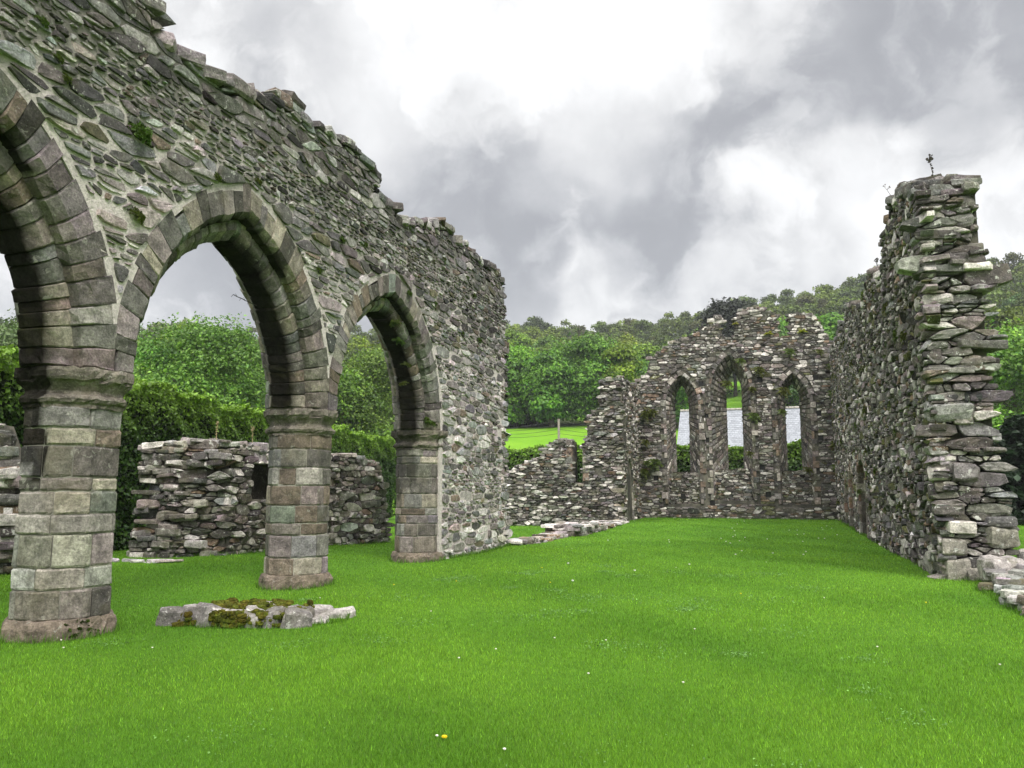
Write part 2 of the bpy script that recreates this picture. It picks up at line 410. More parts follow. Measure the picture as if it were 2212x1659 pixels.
OCT=[(math.cos(R(22.5+45*k)),math.sin(R(22.5+45*k))) for k in range(8)]
def octp(s,a):
    k=int(math.floor(s))%8; t=s-math.floor(s); p,q=OCT[k],OCT[(k+1)%8]; rr=a/math.cos(R(22.5))
    return ((p[0]*(1-t)+q[0]*t)*rr,(p[1]*(1-t)+q[1]*t)*rr)
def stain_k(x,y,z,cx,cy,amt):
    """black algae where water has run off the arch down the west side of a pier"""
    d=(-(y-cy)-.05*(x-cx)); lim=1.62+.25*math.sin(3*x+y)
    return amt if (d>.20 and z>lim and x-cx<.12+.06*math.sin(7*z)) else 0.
def ashlar_pier(cx,cy,a,z0,z1,amt):
    mb=MB(); z=z0
    while z<z1-.05:
        h=min(rng.uniform(.15,.38),z1-z); 
        if z1-z-h<.1: h=z1-z
        nj=rng.integers(5,8); js=np.sort((np.arange(nj)+rng.uniform(-.22,.22,nj))*8/nj+rng.random()*2)
        for i in range(nj):
            s0,s1=js[i],js[(i+1)%nj]+(8 if i==nj-1 else 0); g=.017
            ss=[s0+g]+[float(k) for k in range(math.ceil(s0+g+.05),math.floor(s1-g-.05)+1)]+[s1-g]
            ss=np.interp(np.linspace(0,1,0),[0,1],[0,1]).tolist() or ss
            fine=[]
            for q0,q1 in zip(ss[:-1],ss[1:]): fine+=list(np.linspace(q0,q1,4)[:-1])
            fine.append(ss[-1]); off=rng.normal(0,.0045)
            rows=[(-.07,z+.006),(-.012,z+.006),(0,z+.028),(.0,z+h*.5),(0,z+h-.028),(-.012,z+h-.006),(-.07,z+h-.006)]
            cols=[fine[0]]+fine+[fine[-1]]; V=[]
            for ri,(o,zz) in enumerate(rows):
                for ci,s in enumerate(cols):
                    e=o+off+(rng.normal(0,.0028) if 0<ri<6 else 0)
                    if ci in (0,len(cols)-1): e=-.07
                    elif ci in (1,len(cols)-2): e-=.008
                    x,y=octp(s,a+e); V.append((cx+x,cy+y,zz+(rng.normal(0,.004) if 0<ri<6 else 0)))
            nc=len(cols); F=[[r*nc+c,r*nc+c+1,(r+1)*nc+c+1,(r+1)*nc+c] for r in range(len(rows)-1) for c in range(nc-1)]
            col=np.repeat(P_ASH(np.zeros((1,2)),1),len(V),0)
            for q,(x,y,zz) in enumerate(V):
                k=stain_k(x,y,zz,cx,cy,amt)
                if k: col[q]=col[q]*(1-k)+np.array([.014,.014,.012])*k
            mb.add(V,np.array(F),col)
        z+=h
    return mb
def oct_mould(cx,cy,a,rows,nz,col,amt=0.,seg=7,broken=0.):
    mb=MB(); n=8*seg; V=[]; C=[]
    ph=rng.random(4)*6.28
    for o,z in rows:
        for i in range(n):
            s=i/seg; er=nz*(math.sin(s*2.1+ph[0])+.7*math.sin(s*5.3+ph[1]+z*9)+.6*rng.normal())
            if broken and o>.07: er-=broken*max(0,math.sin(s*1.9+ph[2])*math.sin(s*4.7+ph[3]))
            x,y=octp(s,a+o+er); V.append((cx+x,cy+y,z+rng.normal()*nz*.5))
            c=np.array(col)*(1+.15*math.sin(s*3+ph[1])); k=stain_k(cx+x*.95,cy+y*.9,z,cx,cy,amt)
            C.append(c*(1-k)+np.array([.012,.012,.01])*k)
    m=len(rows); F=[[r*n+i,r*n+(i+1)%n,(r+1)*n+(i+1)%n,(r+1)*n+i] for r in range(m-1) for i in range(n)]
    mb.add(V,[np.array(F),np.arange((m-1)*n,m*n)[None]],C); return mb
CAPR=[(0,2.50),(.0,2.54),(.03,2.56),(.045,2.595),(.03,2.63),(-.005,2.65),(-.01,2.69),(.015,2.745),(.05,2.785),(.085,2.81),(.105,2.835),(.11,2.90),(.095,2.945),(-.2,2.95)]
BASR=[(.06,-.25),(.06,-.02),(.055,.06),(.05,.12),(.03,.17),(.008,.205),(-.05,.22)]
for cy,amt,lab in ((2.67,.3,None),(7.35,.93,'octagonal pier of dressed blocks nearest the camera'),(12.13,.35,'octagonal pier between two arches'),(RESP,.75,'half pier against the rubble wall end')):
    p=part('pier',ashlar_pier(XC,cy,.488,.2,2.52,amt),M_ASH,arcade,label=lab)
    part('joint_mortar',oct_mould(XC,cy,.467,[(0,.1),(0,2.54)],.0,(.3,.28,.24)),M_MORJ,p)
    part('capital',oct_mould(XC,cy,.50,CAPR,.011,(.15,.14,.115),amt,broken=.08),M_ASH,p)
    part('pier_base',oct_mould(XC,cy,.50,BASR,.012,(.16,.135,.105)),M_ASH,p)
def sweep(mb,k,side,sec,nv,pal,stain_shade=None,clampc=True):
    """voussoirs of one half of an arch: section sec [(depth,r)] swept along the arc, cut into nv stones"""
    yc,b,Rr,pa,pb=ARCH[k]
    cuts=np.cumsum(rng.uniform(.6,1.45,nv)); cuts=np.concatenate([[0],cuts/cuts[-1]])
    for i in range(nv):
        t0,t1=cuts[i],cuts[i+1]; dt=t1-t0; col=pal(np.zeros((1,2)),1)[0]; off=rng.normal(0,.012); jit=rng.normal(0,.010); ext=rng.uniform(-.12,.07)
        ts=[t0+dt*.012,t0+dt*.09,t0+dt*.5,t1-dt*.09,t1-dt*.012]; V=[]; C=[]
        m=len(sec)
        for ri,t in enumerate(ts):
            inset=.016 if ri in (0,4) else 0
            for (d,r) in sec:
                dc=(d-TH/2); dd=d+(jit if d<TH/2 else -jit)+math.copysign(min(abs(dc),inset),-dc)*1. if r<.18 else d
                rr=Rr+r+(ext if r>.3 else 0)+(off+inset if r<.18 else 0)+(rng.normal(0,.006) if r<.18 else 0)
                th=math.acos(min(1,(Rr-b)/rr))*t
                y=b-Rr+rr*math.cos(th); z=SP+rr*math.sin(th)
                if clampc: y=min(y,(pb-pa)/2-.004)
                x=XF-dd+rng.normal(0,.004); yy=yc+side*y
                V.append((x,yy,z)); c=col
                if stain_shade is not None:
                    q=stain_shade(d,r,side,t); c=col*(1-q)+np.array([.011,.011,.009])*q
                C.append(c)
        F=[[a*m+c,a*m+(c+1)%m,(a+1)*m+(c+1)%m,(a+1)*m+c] for a in range(4) for c in range(m)]
        mb.add(V,[np.array(F),np.arange(m)[None],np.arange(4*m,5*m)[None]],C)
c1,c2,d1=.10,.13,.23; ri=.36
def dens(path,n): # subdivide one long soffit edge
    return path
OUT=[(.0,.36),(0,.2),(0,0),(c1*.5,-c1*.5),(c1,-c1),(d1+.02,-c1),(d1+.02,.36)]
INN=[(d1,.2),(d1,-.02),(d1,-(ri-c2)),(d1+c2*.5,-(ri-c2*.5)),(d1+c2,-ri),(d1+c2+.025,-ri),(TH/2-.08,-ri),(TH/2+.08,-ri),(TH-d1-c2,-ri),(TH-d1,-(ri-c2)),(TH-d1,.2)]
BAK=[(TH-d,r) for d,r in OUT]
def stain_shade_in(d,r,side,t):  # algae stain and soffit shade, both put into the stone colour
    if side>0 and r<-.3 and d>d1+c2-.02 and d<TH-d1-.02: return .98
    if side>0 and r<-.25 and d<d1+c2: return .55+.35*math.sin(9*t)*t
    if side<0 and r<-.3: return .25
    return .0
def recess_shade_out(d,r,side,t):  # recess shade near the apex, painted into the outer soffit colour
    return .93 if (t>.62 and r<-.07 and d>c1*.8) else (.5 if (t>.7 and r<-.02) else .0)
for k in range(3):
    mi=MB(); mo=MB(); mk=MB()
    for side in (-1,1):
        nv=16 if k<2 else 18
        sweep(mi,k,side,INN,nv,P_VOU,stain_shade_in,clampc=False)
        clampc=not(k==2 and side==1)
        sweep(mo,k,side,OUT,nv,P_VOU,recess_shade_out,clampc); sweep(mk,k,side,BAK,nv,P_VOU,None,clampc)
    a=part('arch',mi,M_ASH,arcade)
    part('outer_order',mo,M_ASH,a); part('outer_order',mk,M_ASH,a)

# ------------------------------------------------------------------ dressed surrounds
def path_blocks(mb,path,w,O,U,V,N,closed=False,size=.34,prot=.03,back=-.2,pal=P_JAMB,alt=.0):
    """squared blocks along an opening; path runs with the opening on its right, blocks lie to the left"""
    O,U,V,N=(np.asarray(x,float) for x in (O,U,V,N)); P=np.array(path); d=np.linalg.norm(np.diff(P,axis=0),axis=1); s=np.concatenate([[0],np.cumsum(d)])
    n=max(2,int(s[-1]/size)); cut=np.linspace(0,s[-1],n+1); cut[1:-1]+=rng.uniform(-.2,.2,n-1)*size
    f=lambda t:np.array([np.interp(t,s,P[:,0]),np.interp(t,s,P[:,1])])
    for i in range(n):
        a,b=f(cut[i]+.008),f(cut[i+1]-.008); e=b-a; l=np.linalg.norm(e)
        if l<.02: continue
        nr=np.array([-e[1],e[0]])/l; ww=w*(1+alt*(1 if i%2 else -1))*rng.uniform(.85,1.15); h=prot*rng.uniform(.5,1.4); q=.02
        loop=np.array([a,b,b+nr*ww,a+nr*ww]); cn=loop.mean(0); V2=[]
        for sc_,hh in ((1,back),(1,h*.5),(.9,h)):
            for p in loop:
                pp=cn+(p-cn)*sc_; V2.append(O+pp[0]*U+pp[1]*V+(hh+rng.normal()*.004)*N)
        F=[[r*4+c,r*4+(c+1)%4,(r+1)*4+(c+1)%4,(r+1)*4+c] for r in range(2) for c in range(4)]+[[8,9,10,11]]
        mb.add(V2,np.array(F),pal(np.zeros((1,2)),1)[0])
def ruled_blocks(mb,A,B,na,nb,pal,out=.02,col_mul=1.):
    """stones lining a splayed reveal between 3-D paths A (near) and B (far)"""
    A=np.array(A,float); B=np.array(B,float)
    def samp(P,t):
        d=np.linalg.norm(np.diff(P,axis=0),axis=1); s=np.concatenate([[0],np.cumsum(d)])/d.sum(); return np.array([np.interp(t,s,P[:,k]) for k in range(3)])
    cu=np.linspace(0,1,na+1)
    for i in range(na):
        m=nb+(i%2); cv=np.linspace(0,1,m+1); cv[1:-1]+=rng.uniform(-.1,.1,m-1)
        for j in range(m):
            t0,t1,v0,v1=cu[i]+.003,cu[i+1]-.003,cv[j]+.02,cv[j+1]-.02
            q=[samp(A,t)*(1-v)+samp(B,t)*v for t,v in ((t0,v0),(t1,v0),(t1,v1),(t0,v1))]
            q=np.array(q); nr=np.cross(q[1]-q[0],q[3]-q[0]); nr/=max(1e-6,np.linalg.norm(nr)); cn=q.mean(0); h=out*rng.uniform(.3,1.5)
            Vv=np.concatenate([q-nr*.05,q+nr*h*.6,cn+(q-cn)*.86+nr*h])
            F=[[r*4+c,r*4+(c+1)%4,(r+1)*4+(c+1)%4,(r+1)*4+c] for r in range(2) for c in range(4)]+[[8,9,10,11]]
            mb.add(Vv,np.array(F),pal(np.zeros((1,2)),1)[0]*col_mul)

# ------------------------------------------------------------------ east gable wall with three lancets
YE=43.6; TE=1.15
east=thing('gable_wall','ruined grey rubble gable wall pierced by three tall lancet windows','ruined wall',(-1.5,YE+.5,0))
EP=[(-6.6,-.3),(-6.55,5.),(-6.4,7.55),(-6.1,7.7),(-5.75,8.75),(-5.1,9.1),(-4.6,9.5),(-3.8,9.8),(-3.36,9.95),(-2.75,10.3),(-2.4,10.8),(-1.98,10.9),(-1.96,9.7),(-1.34,9.65),(-1.32,10.7),(-1.0,10.9),(-.7,11.25),(.2,11.15),(.45,10.85),(.92,10.75),(.94,9.6),(1.44,9.6),(1.46,10.65),(1.75,10.7),(2.2,10.65),(2.75,10.45),(3.05,9.95),(3.3,9.45),(3.7,8.9),(3.75,-.3)]
LF=[gablet(-4.98,-3.28,.85,6.2,7.75),gablet(-2.62,-.6,1.05,6.7,8.75),gablet(.72,2.32,.85,6.0,7.6)]
LB=[gablet(-4.60,-3.87,2.53,6.3,7.3),gablet(-1.86,-1.06,2.65,6.95,7.95),gablet(1.13,1.85,2.55,6.3,7.15)]
XW,ZW,NYW=(1,0,0),(0,0,1),(0,-1,0)
PUT=[(-5.9,5.55),(-5.6,2.2),(-3.1,7.2),(-2.85,5.5),(-2.8,4.2),(-.1,7.3),(2.65,7.3),(2.7,5.45),(2.75,4.2),(-.15,2.75),(.1,1.35),(-4.2,1.25),(-2.7,.9)]
sq=[[(x-.13,z-.13),(x+.13,z-.13),(x+.13,z+.13),(x-.13,z+.13)] for x,z in PUT]
mb=MB(); rubble(mb,(0,YE,0),XW,ZW,NYW,EP,[gablet(-5.25,-3.0,.7,6.2,8.05),gablet(-2.92,-.3,.85,6.7,9.1),gablet(.42,2.62,.7,6.0,7.95)]+sq,(.08,.23),(1.3,3.3),(.01,.035),(.015,.06),P_EAST,tilt=.1)
part('rubble_facing',mb,M_RUBM,east)
mb=MB(); ep2=[(x+(.05 if i in (14,22) else -.05 if i in (11,19) else 0),z-.1 if z>6 else z) for i,(x,z) in enumerate(EP)]
slab(mb,ep2,-.03,-TE,(0,YE,0),XW,ZW,NYW,LF,[[(B[0][0],.82)]+B[1:-1]+[(B[-1][0],.82)] for B in LB]); part('mortar_core',mb,M_MORD,east)
mb=MB(); top_rocks(mb,EP[2:12],lambda s,t,z:((s,YE+t,z),0.),1.,P_EAST,(.3,.5),(.12,.22),.36)
part('coping_stones',mb,M_RUBM,east)
for seg in (EP[14:20],EP[22:29]):
    mb=MB(); top_rocks(mb,[(seg[0][0]+.12,seg[0][1])]+seg[1:-1]+[(seg[-1][0]-.1,seg[-1][1])],lambda s,t,z:((s,YE+t,z),0.),1.,P_EAST,(.22,.36),(.12,.2),.3); part('coping_stones',mb,M_RUBM,east)
for F_,B_ in zip(LF,LB):
    mb=MB(); pth=F_[::-1]           # right side up over and down: opening on the right
    path_blocks(mb,F_,.22,(0,YE,0),XW,ZW,NYW,size=.30,prot=.045,alt=.3)
    w=part('lancet_window',mb,M_RUBM,east)
    mb=MB()
    f3=[(x,YE,z) for x,z in F_]; b3=[(x,YE+TE,z) for x,z in B_]
    ruled_blocks(mb,b3,f3,52,4,pal_mix(.12,.4,(1,.95,.84),[(.05,(.15,.12,.095)),(.08,(.4,.38,.34))]),.035); part('splayed_reveal',mb,M_RUBM,w)
    mb=MB(); f0,f1,b0,b1=F_[0],F_[-1],B_[0],B_[-1]
    inf=[(f0[0]+.02,f0[1]-.3),(f1[0]-.02,f1[1]-.3),(f1[0]-.02,b1[1]),(f0[0]+.02,b0[1])]
    rubble(mb,(0,YE+.16,0),XW,ZW,NYW,inf,(),(.07,.16),(1.4,3.2),(.006,.025),(.01,.07),P_EAST,tilt=.08,root=-.1)
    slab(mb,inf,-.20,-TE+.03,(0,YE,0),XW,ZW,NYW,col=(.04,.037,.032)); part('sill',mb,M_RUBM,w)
for x,z in PUT:
    mb=MB(); slab(mb,[(x-.125,z-.125),(x+.125,z-.125),(x+.125,z+.125),(x-.125,z+.125)],-.024,-.026,(0,YE,0),XW,ZW,NYW,col=(.012,.012,.011)); part('putlog_shade',mb,M_PLAIN,east)  # flat near-black plates paint the shade inside the putlog holes

# ------------------------------------------------------------------ south wall (right)
SX0,SX1=2.98,3.40; SY0=16.4; SL=math.hypot(SX1-SX0,43.6-SY0)
SU=np.array([(SX1-SX0),43.6-SY0,0])/SL; SN=np.array([-SU[1],SU[0],0])
south=thing('side_wall','tall ruined rubble wall with a ragged broken end, running along the lawn to the gable','ruined wall',(3.6,30,0))
SPf=[(-.05,-.3),(-.05,4),(-.12,7.3),(.6,7.55),(2.0,8.05),(3.2,8.1),(4.0,7.85),(5.2,7.8),(5.5,7.2),(6.6,7.2),(7.2,7.6),(8.8,7.75),(10.1,7.4),(11.8,7.55),(13.,7.75),(13.6,8.0),(14.6,8.35),(17.,8.6),(17.2,8.1),(19.2,8.0),(19.4,8.6),(21,8.5),(23,8.3),(25,8.4),(27.1,8.3),(27.1,-.3)]
NI=[gablet(12.7,15.2,.02,1.75,2.55),gablet(17.5,19.,.15,1.9,2.5),gablet(20.3,21.6,.3,1.5,2.1)]
SLOT=[[(8.9,5.0),(9.5,5.0),(9.5,5.5),(8.9,5.5)],[(8.2,3.9),(9.0,3.9),(9.0,4.4),(8.2,4.4)]]
mb=MB(); rubble(mb,(SX0,SY0,0),SU,ZW,SN,SPf,[gablet(12.45,15.45,-.4,1.75,2.8),gablet(17.25,19.25,-.4,1.9,2.75),gablet(20.1,21.8,-.4,1.5,2.3)]+SLOT,(.08,.23),(1.2,2.9),(.01,.035),(.02,.08),P_SOUTH,tilt=.16)
part('rubble_facing',mb,M_RUBM,south)
TS=1.0
spc=[(u+.25 if u<.5 else u,z-.12 if z>5 else z) for u,z in SPf]
mb=MB(); slab(mb,spc,-.03,-.40,(SX0,SY0,0),SU,ZW,SN,NI); slab(mb,spc,-.40,-TS,(SX0,SY0+.02,0),SU,ZW,SN); part('mortar_core',mb,M_MORD,south)
mb=MB(); top_rocks(mb,[(.2,7.3)]+SPf[3:-1],lambda s,t,z:(np.array((SX0,SY0,0))+SU*s-SN*(t-.03)+np.array((0,0,z)),R(90)),.85,P_SOUTH,(.3,.65),(.1,.22),.36); part('coping_stones',mb,M_RUBM,south)
for q in NI:
    mb=MB(); path_blocks(mb,q,.24,(SX0,SY0,0),SU,ZW,SN,size=.36,prot=.07,pal=pal_mix(.15,.3,(1.04,.94,.82),[(.3,(.19,.125,.09))])); part('niche_surround',mb,M_RUBM,south)
# ragged end face: courses of projecting slabs
mb=MB(); prof=[(-.3,3.0,4.28),(.5,2.98,4.2),(1.4,2.93,4.15),(2.3,2.93,4.1),(3.5,2.93,4.05),(4.4,2.95,4.2),(5.1,2.9,4.15),(5.9,2.92,4.1),(6.25,2.95,4.02),(7.3,2.84,3.98)]
pf=np.array(prof); ends=[(b-.09,z) for z,a,b in prof]+[(a,z) for z,a,b in prof[::-1]]
rubble(mb,(0,SY0,0),XW,ZW,NYW,ends,(),(.07,.27),(1.4,3.8),(.006,.035),(.02,.13),P_END,tilt=.10,root=-.3)
z=.62
while z<7.25:
    h=.06+.26*rng.random()**1.4; x0,x1=np.interp(z,pf[:,0],pf[:,1]),np.interp(z,pf[:,0],pf[:,2]); x=x0+rng.uniform(-.05,.02)
    while x<x1-.12:
        w=rng.uniform(.25,.85); w=min(w,x1+rng.uniform(-.06,.07)-x); dep=rng.uniform(.4,.7); pj=rng.uniform(-.06,.10)
        if rng.random()<.42:
            rock(mb,(x+w/2,SY0+dep/2-.06-pj,z+h/2),(w*1.02,dep,h*1.05),rng.normal()*.10,(rng.normal()*.06,rng.normal()*.045),P_END(np.array([[0,z]]),1)[0],rng.uniform(.3,.8),.075)
        x+=w
    z+=h*1.02
for (x,zz,w,h) in ((3.2,.16,.46,.42),(3.18,.58,.42,.36),(3.62,.1,.5,.3)):
    rock(mb,(x,SY0+.1,zz),(w,.55,h),0,(0,0),(.27,.265,.225),.22,.025)
rock(mb,(3.28,SY0+.05,.93),(.44,.5,.22),0,(0,.03),(.50,.49,.44),.3,.04)
part('broken_end',mb,M_SLAB,south)

# ------------------------------------------------------------------ north wall stub and low aisle end wall
north=thing('stub_wall','broken rubble wall stub stepping up to meet the gable, with a slit window gap','ruined wall',(-8,38.4,0))
YN=37.9
NP=[(-12.3,-.5),(-12.2,2.4),(-11.9,2.55),(-11.3,2.8),(-10.6,3.1),(-10.3,3.5),(-9.9,3.77),(-9.4,4.05),(-8.85,4.02),(-8.82,2.05),(-8.36,2.0),(-8.33,3.75),(-8.1,4.3),(-8.12,5.0),(-7.5,5.6),(-7.45,6.3),(-7.4,6.78),(-6.9,6.9),(-6.42,7.0),(-6.38,4),(-6.42,3.2),(-6.52,1.5),(-6.55,-.4)]
mb=MB(); rubble(mb,(0,YN,0),XW,ZW,NYW,NP,[[(-7.75,2.35),(-7.4,2.35),(-7.4,2.7),(-7.75,2.7)]],(.09,.22),(1.3,3.6),(.008,.03),(.02,.12),pal_mix(.13,.5,(1.,.97,.88),[(.19,(.52,.51,.47)),(.04,(.17,.12,.09))]),tilt=.2)
part('rubble_facing',mb,M_RUBM,north)
mb=MB(); slab(mb,[(x,z-.1 if z>1 else z) for x,z in NP],-.04,-1.05,(0,YN,0),XW,ZW,NYW)
slab(mb,[(0,-.3),(5.6,-.3),(5.6,7.2),(.0,6.8)],-.05,-1.05,(-6.42,YN+.1,0),(0,1,0),ZW,(1,0,0)); part('mortar_core',mb,M_MORD,north)
mb=MB(); rubble(mb,(-6.45,YN,0),(0,1,0),ZW,(1,0,0),[(.0,-.3),(.02,7.),(2.6,7.0),(4,7.1),(5.7,7.3),(5.7,-.3)],[gablet(1.0,3.1,-.4,1.9,3.3)],(.09,.22),(1.2,3.),(.008,.03),(.02,.1),P_EAST,tilt=.3); part('return_facing',mb,M_RUBM,north)
mb=MB(); path_blocks(mb,gablet(1.2,2.95,-.2,1.9,3.15),.22,(-6.45,YN,0),(0,1,0),ZW,(1,0,0),size=.4,prot=.05)
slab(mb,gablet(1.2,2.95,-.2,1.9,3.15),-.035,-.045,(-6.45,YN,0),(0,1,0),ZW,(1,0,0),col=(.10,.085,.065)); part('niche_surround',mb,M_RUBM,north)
mb=MB(); path_blocks(mb,[(-8.84,2.0),(-8.84,4.0)],.28,(0,YN,0),XW,ZW,NYW,size=.4,prot=.05); part('window_jamb',mb,M_RUBM,north); mb=MB(); path_blocks(mb,[(-8.33,3.7),(-8.33,2.0)],.28,(0,YN,0),XW,ZW,NYW,size=.4,prot=.05); part('window_jamb',mb,M_RUBM,north)
mb=MB(); top_rocks(mb,[(x,z) for x,z in NP[1:9]],lambda s,t,z:((s,YN+t,z),0.),.95,P_AISLE,(.25,.5),(.1,.18),.36); part('coping_stones',mb,M_RUBM,north); mb=MB(); top_rocks(mb,[(x,z) for x,z in NP[11:18]],lambda s,t,z:((s,YN+t,z),0.),.95,P_AISLE,(.25,.5),(.1,.18),.3); part('coping_stones',mb,M_RUBM,north)

# ------------------------------------------------------------------ low aisle walls behind the arcade
def wall_seg(parent,A,B,prof,thick,pal,mat,rowh,asp,hgt,mor,ragged=False,gap=(.006,.03),holes=()):
    A=np.array((*A,0.)); B=np.array((*B,0.)); L=np.linalg.norm(B-A); U=(B-A)/L; N=np.array((U[1],-U[0],0))
    o=[(0,-.3)]+prof+[(L,-.3)]
    mb=MB(); rubble(mb,A,U,ZW,N,o,holes,rowh,asp,gap,hgt,pal,tilt=.2); part('rubble_facing',mb,mat,parent)
    mb=MB(); slab(mb,[(min(max(u,.06),L-.06),z-.1) for u,z in o],-.04,-thick,A,U,ZW,N,holes); part('mortar_core',mb,mor,parent)
    return A,U,N,L
aisle=thing('low_wall','chest high rubble wall with a window recess behind the middle pier, dark hedge behind it','ruined wall',(-12.5,19,0))
a,U_,N_,L_=wall_seg(aisle,(-14.35,16.15),(-12.6,16.95),[(-.1,1.0),(.0,1.7),(.0,2.55),(.3,2.72),(1.0,2.78),(1.92,2.72)],1.,P_AISLE,M_RUBM,(.09,.24),(1.4,3.6),(.03,.17),M_MORD)
mb=MB(); z=-.05
while z<2.7:
    h=rng.uniform(.07,.2); s=-.12-.25*max(0,1-z)*rng.random()-.1*rng.random()
    while s<1.6:
        w=rng.uniform(.25,.6)
        if rng.random()<(.9 if s<.5 else .35):
            P=a+U_*(s+w/2)+N_*rng.uniform(-.16,.03); rock(mb,(P[0],P[1],z+h/2),(w,.5,h),math.atan2(U_[1],U_[0])+rng.normal()*.15,(rng.normal()*.08,rng.normal()*.06),P_AISLE(np.zeros((1,2)),1)[0],.4)
        s+=w
    z+=h
part('broken_end',mb,M_RUBM,aisle)
mb=MB(); top_rocks(mb,[(.0,2.62),(1.,2.82),(1.9,2.78)],lambda s,t,z:(a+U_*s-N_*t+np.array((0,0,z)),.4),.9,pal_mix(.36,.3,(1,.98,.94),[(.2,(.16,.15,.13))]),(.3,.6),(.07,.15),.33); part('coping_stones',mb,M_RUBM,aisle)
win=[[(.75,1.35),(1.75,1.35),(1.75,2.25),(.75,2.25)]]
a2,U2,N2,L2=wall_seg(aisle,(-12.6,16.95),(-11.4,23.5),[(.0,2.75),(1.2,2.68),(2.5,2.6),(4.,2.62),(5.5,2.5),(6.1,2.4),(6.3,2.0),(6.45,1.5)],.9,P_AISLE,M_RUBM,(.1,.26),(1.2,2.6),(.02,.09),M_MORD,holes=win)
mb=MB(); top_rocks(mb,[(0,2.75),(1.2,2.68),(4.,2.62),(6.,2.42)],lambda s,t,z:(a2+U2*s-N2*t+np.array((0,0,z)),1.4),.85,pal_mix(.34,.3,(1,.98,.94),[(.25,(.16,.15,.13))]),(.3,.6),(.06,.14),.34)
part('coping_stones',mb,M_RUBM,aisle)
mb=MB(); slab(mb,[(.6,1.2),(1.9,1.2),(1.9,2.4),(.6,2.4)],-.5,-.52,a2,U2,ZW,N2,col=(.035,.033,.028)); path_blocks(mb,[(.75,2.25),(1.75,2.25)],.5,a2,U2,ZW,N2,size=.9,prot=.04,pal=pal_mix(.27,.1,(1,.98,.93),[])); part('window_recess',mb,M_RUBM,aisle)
frag=thing('low_wall','broken rubble wall piece with projecting slabs at the left edge behind the nearest pier','ruined wall',(-14.5,12,0))
a3,U3,N3,L3=wall_seg(frag,(-16.2,11.2),(-13.72,12.3),[(0,3.5),(.8,3.4),(1.3,3.1),(1.85,3.0),(2.05,2.5),(2.3,2.1),(2.62,1.75),(2.68,1.)],1.,P_AISLE,M_RUBM,(.12,.28),(1.4,3.),(.03,.15),M_MORD)
mb=MB()
for k in range(34):
    z=rng.uniform(0,2.9); s=np.interp(z,[0,1.,1.75,2.2,2.9],[2.62,2.6,2.55,2.2,1.8])-rng.random()*.25; P=a3+U3*s+N3*rng.uniform(-.1,.06)
    rock(mb,(P[0],P[1],z),(rng.uniform(.35,.75),.5,rng.uniform(.1,.26)),.4+rng.normal()*.15,(0,rng.normal()*.05),P_AISLE(np.zeros((1,2)),1)[0],.4)
part('broken_end',mb,M_RUBM,frag)

# ------------------------------------------------------------------ low footings and the stone mound
def footing(name,label,pts,w,h,nrow,mat,pal,loc,sz=(.3,.65)):
    t=thing(name,label,'stone footing',loc); mb=MB(); P=np.array(pts,float); d=np.linalg.norm(np.diff(P[:,:2],axis=0),axis=1); s=np.concatenate([[0],np.cumsum(d)])
    q=0
    while q<s[-1]:
        x,y=np.interp(q,s,P[:,0]),np.interp(q,s,P[:,1]); hh=np.interp(q,s,P[:,2]); i=min(len(d)-1,int(np.searchsorted(s,q,'right')-1)); e=(P[i+1,:2]-P[i,:2])/d[i]; n=np.array([-e[1],e[0]])
        for k in range(nrow):
            zz=float(lawn_z(x,y))-.06; top=zz+.06+hh*rng.uniform(.75,1.1)
            while zz<top-.02:
                o=(k+.5)/nrow*w-w/2+rng.normal()*.05; L=rng.uniform(*sz); H=min(rng.uniform(.07,.17),top-zz+.02)
                rock(mb,(x+n[0]*o+e[0]*rng.normal()*.08,y+n[1]*o+e[1]*rng.normal()*.08,zz+H/2),(L,w/nrow*rng.uniform(.95,1.3),H),math.atan2(e[1],e[0])+rng.normal()*.22,(rng.normal()*.05,rng.normal()*.05),pal(np.zeros((1,2)),1)[0],rng.uniform(.3,.7)); zz+=H*.95
        q+=rng.uniform(*sz)*.8
    part('stones',mb,mat,t); return t
def sst(a,b,x): t=np.clip((x-a)/(b-a),0,1); return t*t*(3-2*t)
def lawn_z(x,y):
    x=np.asarray(x,float); y=np.asarray(y,float)
    z=.10*sst(28,42,y)*sst(-7.3,-6.2,x)-.16*sst(20,33,y)*sst(-6.4,-7.6,x)
    z=z+.018*np.sin(x*.9+.6*np.sin(y*.5))*np.sin(y*.7+1.)+.012*np.sin(x*2.1+y*1.3)
    return z-.9*sst(46,60,y)*0
P_FOOT=pal_mix(.27,.45,(1,.98,.93),[(.25,(.12,.11,.09)),(.1,(.24,.18,.12)),(.15,(.5,.49,.46))])
footing('wall_footing','low line of pale stones leading from the arcade end towards the stub wall',[(-7.15,22.6,.16),(-6.95,24.5,.12),(-6.85,26.3,.16),(-6.95,27.4,.2)],.75,.2,2,M_SLAB,P_FOOT,(-7,25,0))
footing('wall_footing','raised block of layered slabs at the corner of the lawn before the stub wall',[(-6.75,27.3,.42),(-6.7,29.,.4),(-6.75,31.,.3),(-6.75,34,.22),(-6.8,37.6,.16)],1.15,.3,3,M_SLAB,P_FOOT,(-6.7,32,0),(.35,.8))
rf=footing('wall_footing','low mossy stone footing running forward from the broken end of the side wall',[(3.55,11.,.2),(3.6,13.2,.2),(3.75,14.6,.24),(3.95,15.6,.34)],.85,.3,3,M_MOSSY,pal_mix(.33,.35,(1,.98,.92),[(.2,(.16,.14,.11))]),(3.7,13.5,0),(.3,.65))
mb=MB()
